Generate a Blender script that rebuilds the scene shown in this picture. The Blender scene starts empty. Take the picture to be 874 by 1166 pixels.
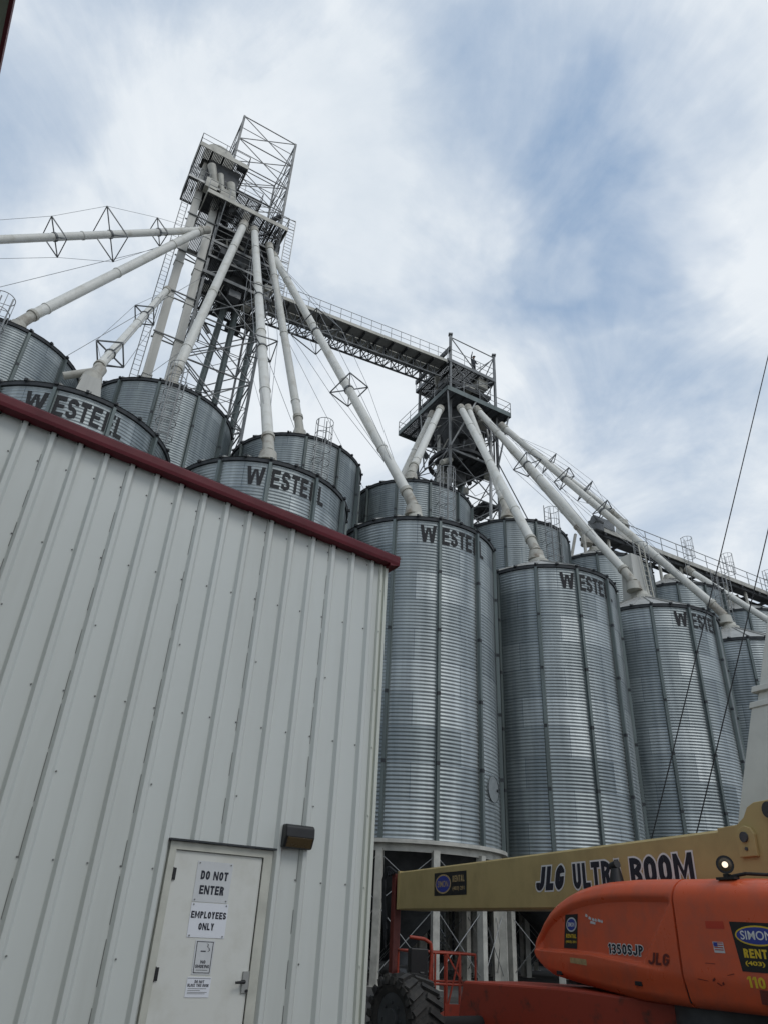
import bpy, math, random
from mathutils import Vector, Matrix
rnd = random.Random(7)
R = math.radians
SC = bpy.context.scene
COL = SC.collection

# ------------------------------------------------------------------ camera
cam_d = bpy.data.cameras.new('camera'); cam = bpy.data.objects.new('camera', cam_d); COL.objects.link(cam)
M3 = Matrix(((0.99839488, -0.02860689, 0.04888054),
             (-0.05663622, -0.50428815, 0.86167616),
             (0.0, -0.86306147, -0.5050989)))
# columns: camera right, up, backward in world axes
right = Vector((0.99839488, -0.05663622, 0.0)); upw = None
zc = Vector((0.04888054, 0.86167616, -0.5050989))      # world z seen from the camera axes
yc = Vector((-0.02860689, -0.50428815, -0.86306147))
xc = Vector((0.99839488, -0.05663622, 0.0))
rot = Matrix((xc, yc, zc))
cam.matrix_world = Matrix.Translation((0, 0, 1.55)) @ rot.to_4x4()
cam_d.sensor_fit = 'VERTICAL'; cam_d.sensor_height = 24.0; cam_d.lens = 24.0 * 806 / 1166
cam_d.clip_start = 0.05; cam_d.clip_end = 3000
SC.camera = cam

# ------------------------------------------------------------------ sky, sun, exposure
SUN_AZ, SUN_EL = 138, 50       # azimuth from +Y towards +X
world = bpy.data.worlds.new('World'); SC.world = world; world.use_nodes = True
nt = world.node_tree; nt.nodes.clear()
def N(t, **kw):
    n = nt.nodes.new(t)
    for k, v in kw.items(): setattr(n, k, v)
    return n
L = nt.links.new
sky = N('ShaderNodeTexSky', sky_type='NISHITA', sun_disc=False)
sky.sun_elevation = R(SUN_EL); sky.sun_rotation = R(SUN_AZ); sky.air_density = 1.0; sky.dust_density = 1.2; sky.ozone_density = 1.5
tc = N('ShaderNodeTexCoord'); DIR = tc.outputs['Generated']
def vm(op, a, b=None, sc=None):
    n = N('ShaderNodeVectorMath', operation=op); L(a, n.inputs[0])
    if b is not None:
        if hasattr(b, 'is_output'): L(b, n.inputs[1])
        else: n.inputs[1].default_value = b
    if sc is not None: n.inputs['Scale'].default_value = sc
    return n
def ma(op, a, b=0.0, clamp=False):
    n = N('ShaderNodeMath', operation=op, use_clamp=clamp)
    for i, q in enumerate((a, b)):
        if hasattr(q, 'is_output'): L(q, n.inputs[i])
        else: n.inputs[i].default_value = q
    return n.outputs[0]
def noise(vec, scale, det=6, rough=.55, dist=0.0):
    n = N('ShaderNodeTexNoise'); L(vec, n.inputs['Vector']); n.inputs['Scale'].default_value = scale; n.inputs['Detail'].default_value = det
    n.inputs['Roughness'].default_value = rough; n.inputs['Distortion'].default_value = dist; return n
sep = N('ShaderNodeSeparateXYZ'); L(DIR, sep.inputs[0])
zad = ma('ADD', ma('MAXIMUM', sep.outputs['Z'], 0.0), 0.30)
cmb = N('ShaderNodeCombineXYZ')
for i in range(3): L(zad, cmb.inputs[i])
dv = vm('DIVIDE', DIR, cmb.outputs[0])                       # the cloud layer, as a sheet overhead
mp = N('ShaderNodeMapping'); L(dv.outputs[0], mp.inputs['Vector'])
mp.inputs['Location'].default_value = (0.4, 1.1, 0.0); mp.inputs['Rotation'].default_value = (0, 0, R(52)); mp.inputs['Scale'].default_value = (1.0, 0.72, 1.0)
wisp = noise(mp.outputs[0], 4.2, 10, .62, .7)                 # drawn-out streaks
puff = noise(dv.outputs[0], 2.4, 9, .58, .35)
# openings in the sheet: a few soft, ragged gaps of clearer sky
wv = noise(dv.outputs[0], 2.6, 5, .6)
wob = vm('SCALE', vm('SUBTRACT', wv.outputs['Color'], (0.5, 0.5, 0.5)).outputs[0], sc=0.38)
wd = vm('NORMALIZE', vm('ADD', DIR, wob.outputs[0]).outputs[0])
gaps = None
for d, r_in, r_out, amp in (((.285, .525, .802), 1.0, .970, .88), ((.245, .60, .757), 1.0, .982, .80), ((.14, .50, .855), 1.0, .972, .50), ((.11, .60, .79), 1.0, .985, .45), ((.30, .71, .64), 1.0, .988, .40), ((.40, .60, .69), 1.0, .99, .35),
                            ((-.46, .48, .75), 1.0, .985, .42), ((-.30, .36, .88), 1.0, .982, .38), ((-.2, .2, .96), .998, .93, .35), ((.75, -.2, .63), .99, .85, .5), ((-.3, -.6, .74), .99, .8, .6)):
    m = Vector(d).normalized(); dt = vm('DOT_PRODUCT', wd.outputs[0], tuple(m))
    mr = N('ShaderNodeMapRange', interpolation_type='SMOOTHSTEP'); L(dt.outputs['Value'], mr.inputs[0])
    mr.inputs[1].default_value = r_out; mr.inputs[2].default_value = r_in; mr.inputs[3].default_value = 0.0; mr.inputs[4].default_value = amp
    gaps = mr.outputs[0] if gaps is None else ma('MAXIMUM', gaps, mr.outputs[0])
puffs = None
for d, r_out, amp in (((.43, .43, .79), .978, .6), ((.46, .53, .71), .985, .5), ((.185, .60, .78), .9965, .25), ((.02, .58, .81), .985, .4)):
    m = Vector(d).normalized(); dt = vm('DOT_PRODUCT', wd.outputs[0], tuple(m))
    mr = N('ShaderNodeMapRange', interpolation_type='SMOOTHSTEP'); L(dt.outputs['Value'], mr.inputs[0])
    mr.inputs[1].default_value = r_out; mr.inputs[2].default_value = 1.0; mr.inputs[3].default_value = 0.0; mr.inputs[4].default_value = amp
    puffs = mr.outputs[0] if puffs is None else ma('MAXIMUM', puffs, mr.outputs[0])
gaps = ma('SUBTRACT', gaps, puffs)
cov = ma('ADD', ma('MULTIPLY', ma('SUBTRACT', wisp.outputs['Fac'], .5), 1.1), ma('MULTIPLY', ma('SUBTRACT', puff.outputs['Fac'], .5), 1.2))
cov = ma('ADD', ma('SUBTRACT', 0.90, gaps), ma('MULTIPLY', cov, 1.05), True)
cr2 = N('ShaderNodeValToRGB'); L(ma('ADD', ma('MULTIPLY', puff.outputs['Fac'], .6), ma('MULTIPLY', wisp.outputs['Fac'], .4)), cr2.inputs[0])
cr2.color_ramp.elements[0].position = 0.38; cr2.color_ramp.elements[0].color = (4.3, 4.85, 5.45, 1)
cr2.color_ramp.elements[1].position = 0.60; cr2.color_ramp.elements[1].color = (5.65, 6.0, 6.35, 1)
low = N('ShaderNodeMapRange'); L(sep.outputs['Z'], low.inputs[0])
low.inputs[1].default_value = 0.25; low.inputs[2].default_value = 0.75; low.inputs[3].default_value = 0.55; low.inputs[4].default_value = 0.0
brt = N('ShaderNodeMixRGB'); L(low.outputs[0], brt.inputs[0]); L(cr2.outputs[0], brt.inputs[1]); brt.inputs[2].default_value = (5.9, 6.2, 6.5, 1)
clr = N('ShaderNodeMixRGB'); clr.inputs[0].default_value = 0.75
L(sky.outputs[0], clr.inputs[1]); clr.inputs[2].default_value = (2.1, 3.05, 4.4, 1)
mix = N('ShaderNodeMixRGB'); L(cov, mix.inputs[0]); L(clr.outputs[0], mix.inputs[1]); L(brt.outputs[0], mix.inputs[2])
bg = N('ShaderNodeBackground'); bg.inputs['Strength'].default_value = 0.12; L(mix.outputs[0], bg.inputs['Color'])
wo = N('ShaderNodeOutputWorld'); L(bg.outputs[0], wo.inputs['Surface'])

sun_d = bpy.data.lights.new('sun', 'SUN'); sun = bpy.data.objects.new('sun', sun_d); COL.objects.link(sun)
sun_d.energy = 0.6; sun_d.angle = R(22); sun_d.color = (1.0, 0.96, 0.9)
sdir = Vector((math.sin(R(SUN_AZ)) * math.cos(R(SUN_EL)), math.cos(R(SUN_AZ)) * math.cos(R(SUN_EL)), math.sin(R(SUN_EL))))
sun.rotation_euler = sdir.to_track_quat('Z', 'Y').to_euler()
SC.view_settings.view_transform = 'Standard'; SC.view_settings.look = 'None'
SC.view_settings.exposure = 0.28; SC.view_settings.gamma = 1.0; SC.view_settings.use_curve_mapping = False
SC.cycles.max_bounces = 6

# ------------------------------------------------------------------ materials
def mat(name, col, rough=0.6, metal=0.0, var=0.0, scale=3.0, col2=None, streak=False, bump=0.0, detail=6, bscale=None, spec=0.5, lo=0.4, hi=0.7):
    m = bpy.data.materials.new(name); m.use_nodes = True
    t = m.node_tree; b = t.nodes['Principled BSDF']
    b.inputs['Roughness'].default_value = rough; b.inputs['Metallic'].default_value = metal
    b.inputs['Specular IOR Level'].default_value = spec
    b.inputs['Base Color'].default_value = (*col, 1)
    if var or col2 or bump:
        tcn = t.nodes.new('ShaderNodeTexCoord'); mpn = t.nodes.new('ShaderNodeMapping')
        t.links.new(tcn.outputs['Object'], mpn.inputs[0])
        mpn.inputs['Scale'].default_value = (1, 1, 0.09) if streak else (1, 1, 1)
        nz = t.nodes.new('ShaderNodeTexNoise'); t.links.new(mpn.outputs[0], nz.inputs['Vector'])
        nz.inputs['Scale'].default_value = scale; nz.inputs['Detail'].default_value = detail; nz.inputs['Roughness'].default_value = 0.62
        if var or col2:
            c2 = col2 or tuple(c * (1 - var) for c in col)
            rp = t.nodes.new('ShaderNodeValToRGB'); t.links.new(nz.outputs['Fac'], rp.inputs[0])
            rp.color_ramp.elements[0].position = lo; rp.color_ramp.elements[0].color = (*col, 1)
            rp.color_ramp.elements[1].position = hi; rp.color_ramp.elements[1].color = (*c2, 1)
            t.links.new(rp.outputs[0], b.inputs['Base Color'])
        mr = t.nodes.new('ShaderNodeMapRange'); t.links.new(nz.outputs['Fac'], mr.inputs[0])
        mr.inputs[3].default_value = max(0.05, rough - 0.12); mr.inputs[4].default_value = min(1, rough + 0.15)
        t.links.new(mr.outputs[0], b.inputs['Roughness'])
        if bump:
            nb = t.nodes.new('ShaderNodeTexNoise'); t.links.new(tcn.outputs['Object'], nb.inputs['Vector']); nb.inputs['Scale'].default_value = bscale or scale * 4
            bp = t.nodes.new('ShaderNodeBump'); bp.inputs['Strength'].default_value = bump; bp.inputs['Distance'].default_value = 0.02
            t.links.new(nb.outputs['Fac'], bp.inputs['Height']); t.links.new(bp.outputs[0], b.inputs['Normal'])
    return m

def sheet_metal(name):
    """galvanised wall sheets: staggered sheets of slightly different zinc, seams, faint run-off streaks"""
    m = bpy.data.materials.new(name); m.use_nodes = True
    t = m.node_tree; b = t.nodes['Principled BSDF']; l = t.links.new
    def n(ty, **kw):
        q = t.nodes.new(ty)
        for k, v in kw.items(): setattr(q, k, v)
        return q
    tcn = n('ShaderNodeTexCoord')
    br = n('ShaderNodeTexBrick'); l(tcn.outputs['UV'], br.inputs['Vector'])
    br.offset = 0.5; br.offset_frequency = 2; br.squash = 1.0
    br.inputs['Scale'].default_value = 1.0; br.inputs['Brick Width'].default_value = 3.403; br.inputs['Row Height'].default_value = 1.115
    br.inputs['Mortar Size'].default_value = 0.010; br.inputs['Mortar Smooth'].default_value = 0.3; br.inputs['Bias'].default_value = 0.0
    br.inputs['Color1'].default_value = (0.30, 0.335, 0.345, 1); br.inputs['Color2'].default_value = (0.475, 0.51, 0.515, 1)
    br.inputs['Mortar'].default_value = (0.17, 0.20, 0.23, 1)
    mpn = n('ShaderNodeMapping'); l(tcn.outputs['UV'], mpn.inputs[0]); mpn.inputs['Scale'].default_value = (1.6, 0.12, 1)
    inf = n('ShaderNodeObjectInfo')
    ad = n('ShaderNodeVectorMath', operation='ADD'); l(mpn.outputs[0], ad.inputs[0])
    sc = n('ShaderNodeVectorMath', operation='SCALE'); l(inf.outputs['Location'], sc.inputs[0]); sc.inputs['Scale'].default_value = 0.37
    l(sc.outputs[0], ad.inputs[1])
    nz = n('ShaderNodeTexNoise'); l(ad.outputs[0], nz.inputs['Vector']); nz.inputs['Scale'].default_value = 1.7; nz.inputs['Detail'].default_value = 7
    rp = n('ShaderNodeValToRGB'); l(nz.outputs['Fac'], rp.inputs[0])
    rp.color_ramp.elements[0].position = 0.3; rp.color_ramp.elements[0].color = (0.62, 0.64, 0.65, 1)
    rp.color_ramp.elements[1].position = 0.72; rp.color_ramp.elements[1].color = (1.08, 1.08, 1.07, 1)
    ml = n('ShaderNodeMixRGB'); ml.blend_type = 'MULTIPLY'; ml.inputs[0].default_value = 1.0
    l(br.outputs['Color'], ml.inputs[1]); l(rp.outputs[0], ml.inputs[2])
    l(ml.outputs[0], b.inputs['Base Color'])
    b.inputs['Metallic'].default_value = 0.86
    mr = n('ShaderNodeMapRange'); l(nz.outputs['Fac'], mr.inputs[0]); mr.inputs[3].default_value = 0.42; mr.inputs[4].default_value = 0.60
    l(mr.outputs[0], b.inputs['Roughness'])
    return m

MT = {}
MT['zinc_sheet'] = sheet_metal('galvanised_sheet')
MT['zinc'] = mat('galvanised_channel', (0.14, 0.168, 0.165), 0.5, 0.5, 0.35, 2.0, streak=True)
MT['zinc_dark'] = mat('weathered_rim', (0.045, 0.05, 0.055), 0.7, 0.2, 0.4, 4)
MT['zinc_roof'] = mat('galvanised_roof', (0.42, 0.42, 0.40), 0.55, 0.35, 0.3, 1.5)
MT['steel'] = mat('tower_steel', (0.19, 0.20, 0.205), 0.55, 0.35, 0.4, 1.5)
MT['steel_dark'] = mat('dark_steel', (0.085, 0.09, 0.095), 0.7, 0.3, 0.5, 2)
MT['grating'] = mat('platform_grating', (0.09, 0.095, 0.10), 0.75, 0.3, 0.5, 3)
MT['rail'] = mat('rail_steel', (0.34, 0.35, 0.35), 0.5, 0.4, 0.3, 3)
MT['pipe'] = mat('painted_spout', (0.68, 0.68, 0.635), 0.5, 0.0, 0.0, 1.4, col2=(0.46, 0.44, 0.37), lo=0.5, hi=0.82)
MT['pipe_dirty'] = mat('rusty_boot', (0.45, 0.44, 0.39), 0.65, 0.1, 0.0, 1.6, col2=(0.20, 0.16, 0.12), lo=0.5, hi=0.72)
MT['casing'] = mat('elevator_casing_paint', (0.55, 0.55, 0.51), 0.5, 0.0, 0.3, 1.0, streak=True)
MT['cream'] = mat('cream_paint', (0.52, 0.51, 0.45), 0.55, 0.0, 0.3, 2.0)
MT['beam'] = mat('support_beige', (0.50, 0.49, 0.44), 0.6, 0.0, 0.35, 2.5)
MT['letter'] = mat('black_stencil_paint', (0.016, 0.017, 0.019), 0.75, 0.0, 0.0, 6, col2=(0.05, 0.055, 0.06), lo=0.55, hi=0.78)
MT['siding'] = mat('siding_paint', (0.60, 0.625, 0.595), 0.46, 0.0, 0.0, 1.6, col2=(0.50, 0.515, 0.48), streak=True, lo=0.45, hi=0.82, bump=0.25, bscale=1.3)
MT['trim_red'] = mat('oxblood_trim', (0.115, 0.008, 0.016), 0.5, 0.0, 0.3, 2, spec=0.3)
MT['trim_pale'] = mat('corner_trim_paint', (0.60, 0.62, 0.55), 0.45, 0.0, 0.12, 2, streak=True)
MT['soffit'] = mat('soffit_sheet', (0.30, 0.32, 0.25), 0.6, 0.0, 0.3, 2)
MT['black'] = mat('black_plastic', (0.012, 0.012, 0.013), 0.45, 0.0, 0.3, 5)
MT['void'] = mat('dark_gap', (0.01, 0.01, 0.01), 0.9)
MT['door'] = mat('door_paint', (0.67, 0.675, 0.63), 0.4, 0.0, 0.0, 2.6, col2=(0.55, 0.545, 0.48), lo=0.5, hi=0.82, bump=0.05, bscale=2)
MT['frame'] = mat('door_frame_paint', (0.55, 0.55, 0.48), 0.45, 0.0, 0.2, 4)
MT['metal'] = mat('satin_metal', (0.42, 0.42, 0.40), 0.35, 0.8, 0.2, 9)
MT['screw'] = mat('dull_screw', (0.22, 0.225, 0.215), 0.5, 0.5)
MT['sign'] = mat('sign_white', (0.74, 0.76, 0.80), 0.35)
MT['sign_old'] = mat('sign_weathered', (0.62, 0.635, 0.64), 0.45, 0, 0.08, 8)
MT['ink'] = mat('sign_ink', (0.012, 0.013, 0.025), 0.5)
MT['ink_grey'] = mat('sign_small_print', (0.16, 0.16, 0.16), 0.5)
MT['amber'] = mat('amber_lens', (0.09, 0.062, 0.03), 0.25, 0, 0.3, 12)
MT['orange'] = mat('orange_paint', (0.68, 0.112, 0.040), 0.30, 0.0, 0.0, 3.2, col2=(0.50, 0.11, 0.06), lo=0.46, hi=0.78, bump=0.02, bscale=3)
MT['orange_worn_shaded'] = mat('worn_shaded_orange_paint', (0.32, 0.04, 0.018), 0.5, 0.0, 0.0, 5, col2=(0.12, 0.032, 0.02), lo=0.55, hi=0.7)  # wear flecks over an orange darkened to hold the basket's shade
MT['patch'] = mat('fresh_orange_patch', (0.52, 0.045, 0.018), 0.4)
MT['red_shaded'] = mat('shaded_red_paint', (0.14, 0.022, 0.014), 0.6, 0, 0.4, 4)  # mast red kept dark: the shade on it is in the colour
MT['tan'] = mat('boom_tan', (0.47, 0.36, 0.155), 0.45, 0.0, 0.0, 1.8, col2=(0.36, 0.275, 0.12), lo=0.45, hi=0.8)
MT['hose'] = mat('rubber', (0.018, 0.018, 0.019), 0.75, 0, 0.4, 6)
MT['tyre'] = mat('dusty_shaded_tyre', (0.022, 0.0215, 0.021), 0.85, 0, 0.0, 7, col2=(0.055, 0.052, 0.047))  # dust flecks over rubber darkened to put shade on the wheels
MT['white'] = mat('decal_white', (0.75, 0.75, 0.73), 0.45)
MT['yellow'] = mat('decal_yellow', (0.72, 0.50, 0.03), 0.45)
MT['blue'] = mat('decal_blue', (0.03, 0.05, 0.30), 0.4)
MT['redink'] = mat('decal_red', (0.45, 0.03, 0.03), 0.45)
MT['brown'] = mat('faded_lettering', (0.14, 0.022, 0.014), 0.5)
MT['faded'] = mat('faded_label', (0.50, 0.36, 0.17), 0.6, 0, 0.4, 14)
MT['ground'] = mat('yard_gravel', (0.07, 0.066, 0.06), 0.9, 0, 0.0, 0.6, col2=(0.04, 0.038, 0.036), bump=0.6, bscale=22)
MT['shaded_concrete'] = mat('shaded_concrete', (0.075, 0.072, 0.066), 0.85, 0, 0.35, 0.8, bump=0.2, bscale=14)  # pad colour darkened to deepen the shade under the bins
MT['shed'] = mat('dark_backdrop', (0.035, 0.038, 0.042), 0.7, 0.1, 0.3, 1, streak=True)
MT['crane'] = mat('crane_cream', (0.58, 0.58, 0.53), 0.4, 0, 0.15, 1.2)
MT['wire'] = mat('wire_rope', (0.02, 0.02, 0.022), 0.6, 0.3)
MT['guy'] = mat('guy_strand', (0.30, 0.31, 0.32), 0.5, 0.6)
MT['cloth_dark'] = mat('dark_workwear', (0.03, 0.034, 0.045), 0.8)
MT['skin'] = mat('skin', (0.42, 0.24, 0.17), 0.55)
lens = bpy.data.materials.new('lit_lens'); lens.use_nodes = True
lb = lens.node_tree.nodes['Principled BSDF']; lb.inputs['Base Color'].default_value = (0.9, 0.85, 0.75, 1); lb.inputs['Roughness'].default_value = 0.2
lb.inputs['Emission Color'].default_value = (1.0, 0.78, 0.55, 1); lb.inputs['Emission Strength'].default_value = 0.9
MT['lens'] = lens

# ------------------------------------------------------------------ mesh helpers
ORG = {}
class MB:
    def __init__(s): s.v = []; s.f = []; s.m = []; s.sm = []
    def add(s, vs, fs, m=0, smooth=False):
        b = len(s.v); s.v += [tuple(p) for p in vs]
        for f in fs: s.f.append([b + i for i in f]); s.m.append(m); s.sm.append(smooth)
    def obox(s, c, ax, m=0):
        c = Vector(c); a, b, d = [Vector(q) for q in ax]
        vs = [c + a * i + b * j + d * k for i in (-1, 1) for j in (-1, 1) for k in (-1, 1)]
        s.add(vs, [(0, 1, 3, 2), (4, 6, 7, 5), (0, 4, 5, 1), (2, 3, 7, 6), (0, 2, 6, 4), (1, 5, 7, 3)], m)
    def box(s, lo, hi, m=0):
        lo = Vector(lo); hi = Vector(hi); h = (hi - lo) / 2
        s.obox((lo + hi) / 2, ((h.x, 0, 0), (0, h.y, 0), (0, 0, h.z)), m)
    def beam(s, a, b, w, h=None, up=(0, 0, 1), m=0):
        a = Vector(a); b = Vector(b); d = b - a; h = h or w
        upv = Vector(up)
        if d.normalized().cross(upv).length < 1e-3: upv = Vector((U.x, U.y, 0))
        x = d.cross(upv).normalized(); y = x.cross(d).normalized()
        s.obox((a + b) / 2, (d / 2, x * w / 2, y * h / 2), m)
    def tube(s, a, b, r, r2=None, n=10, m=0, caps=True):
        a = Vector(a); b = Vector(b); d = (b - a).normalized(); r2 = r if r2 is None else r2
        t = Vector((0, 0, 1)) if abs(d.z) < 0.95 else Vector((1, 0, 0))
        x = d.cross(t).normalized(); y = d.cross(x)
        ring = [(math.cos(2 * math.pi * i / n), math.sin(2 * math.pi * i / n)) for i in range(n)]
        vs = [a + (x * c + y * q) * r for c, q in ring] + [b + (x * c + y * q) * r2 for c, q in ring]
        s.add(vs, [(i, (i + 1) % n, n + (i + 1) % n, n + i) for i in range(n)], m, True)
        if caps: s.add(vs, [tuple(range(n))[::-1], tuple(range(n, 2 * n))], m)
    def poly_tube(s, pts, r, n=8, m=0):
        for a, b in zip(pts, pts[1:]): s.tube(a, b, r, n=n, m=m)
    def prism(s, pts, dvec, m=0):
        n = len(pts); d = Vector(dvec); vs = [Vector(p) for p in pts]; vs += [p + d for p in vs]
        s.add(vs, [tuple(range(n)), tuple(range(n, 2 * n))[::-1]] + [(i, i + n, (i + 1) % n + n, (i + 1) % n) for i in range(n)], m)
    def ring(s, c, r0, r1, z0, z1, n=48, m=0, smooth=True):
        cs = [(math.cos(2 * math.pi * i / n), math.sin(2 * math.pi * i / n)) for i in range(n)]
        vs = []
        for r, z in ((r1, z0), (r1, z1), (r0, z1), (r0, z0)): vs += [(c[0] + r * a, c[1] + r * b, z) for a, b in cs]
        for k in range(4):
            s.add(vs, [(k * n + i, k * n + (i + 1) % n, ((k + 1) % 4) * n + (i + 1) % n, ((k + 1) % 4) * n + i) for i in range(n)], m, smooth and k in (0, 2))
    def build(s, name, mats, parent=None, uv=None):
        me = bpy.data.meshes.new(name)
        o0 = ORG.get(parent.name, Vector((0, 0, 0))) if parent else Vector((0, 0, 0))
        me.from_pydata([(p[0] - o0.x, p[1] - o0.y, p[2] - o0.z) for p in s.v], [], s.f)
        if isinstance(mats, str): mats = [mats]
        for k in mats: me.materials.append(MT[k])
        me.polygons.foreach_set('material_index', s.m); me.polygons.foreach_set('use_smooth', s.sm)
        me.update()
        ob = bpy.data.objects.new(name, me); COL.objects.link(ob)
        if parent: ob.parent = parent; ORG[ob.name] = o0
        return ob

def bevel(ob, w, seg=2, ang=30):
    md = ob.modifiers.new('bevel', 'BEVEL'); md.width = w; md.segments = seg; md.limit_method = 'ANGLE'; md.angle_limit = R(ang)
    return ob
def tag(o, label=None, cat=None, group=None, kind=None):
    if label: o['label'] = label
    if cat: o['category'] = cat
    if group: o['group'] = group
    if kind: o['kind'] = kind
    return o
def thing(name, label, cat, loc, group=None):
    o = bpy.data.objects.new(name, None); COL.objects.link(o); o.location = loc; o.empty_display_size = 0.3
    ORG[o.name] = Vector(loc)
    return tag(o, label, cat, group)
def settle(o, loc):
    """single-mesh thing: put the object's origin at loc"""
    loc = Vector(loc)
    for v in o.data.vertices: v.co -= loc
    o.location = loc
    return o

def text2d(s, bold=0.0, shear=0.0):
    cu = bpy.data.curves.new('glyphs', 'FONT'); cu.body = s; cu.size = 1.0; cu.offset = bold; cu.shear = shear; cu.fill_mode = 'FRONT'; cu.resolution_u = 4
    ob = bpy.data.objects.new('glyphs', cu); COL.objects.link(ob)
    dg = bpy.context.evaluated_depsgraph_get(); dg.update()
    me = ob.evaluated_get(dg).to_mesh()
    vs = [(v.co.x, v.co.y) for v in me.vertices]; fs = [tuple(p.vertices) for p in me.polygons]
    ob.evaluated_get(dg).to_mesh_clear()
    bpy.data.objects.remove(ob); bpy.data.curves.remove(cu)
    return vs, fs
def put_text(mb, s, x0, x1, y0, y1, fn, m=0, bold=0.02, shear=0.0, ref=None):
    """write s into the box x0..x1, y0..y1 of a surface; fn maps (x, y) to a point on it"""
    vs, fs = text2d(s, bold, shear)
    rv = vs if ref is None else text2d(s, ref, shear)[0]
    ax, bx = min(p[0] for p in rv), max(p[0] for p in rv); ay, by = min(p[1] for p in rv), max(p[1] for p in rv)
    mb.add([fn(x0 + (p[0] - ax) / (bx - ax) * (x1 - x0), y0 + (p[1] - ay) / (by - ay) * (y1 - y0)) for p in vs], fs, m)

# a plain bold block alphabet, each letter a few polygons in a box of height 1
def _stroke(pts, t, closed=False):
    for _ in range(2):                                             # cut corners twice: round bowls, straight stems
        m_ = len(pts); q = [] if closed else [pts[0]]
        for i in range(m_ if closed else m_ - 1):
            a, b = Vector(pts[i]), Vector(pts[(i + 1) % m_]); cut = min(.25, .07 / max(1e-6, (b - a).length))
            p0, p1 = a.lerp(b, cut), a.lerp(b, 1 - cut)
            if closed or i > 0: q.append(tuple(p0))
            if closed or i < m_ - 2: q.append(tuple(p1))
        if not closed: q.append(pts[-1])
        pts = q
    n = len(pts); L_, R_ = [], []
    for i in range(n):
        p = Vector(pts[i]); a = Vector(pts[(i - 1) % n]) if (i > 0 or closed) else None; b = Vector(pts[(i + 1) % n]) if (i < n - 1 or closed) else None
        d1 = (p - a).normalized() if a is not None else (b - p).normalized(); d2 = (b - p).normalized() if b is not None else d1
        n1, n2 = Vector((-d1.y, d1.x)), Vector((-d2.y, d2.x)); m = (n1 + n2).normalized(); k = t / 2 / max(.35, m.dot(n1))
        L_.append(p + m * k); R_.append(p - m * k)
    return [[L_[i], R_[i], R_[(i + 1) % n], L_[(i + 1) % n]] for i in range(n if closed else n - 1)]
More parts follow.
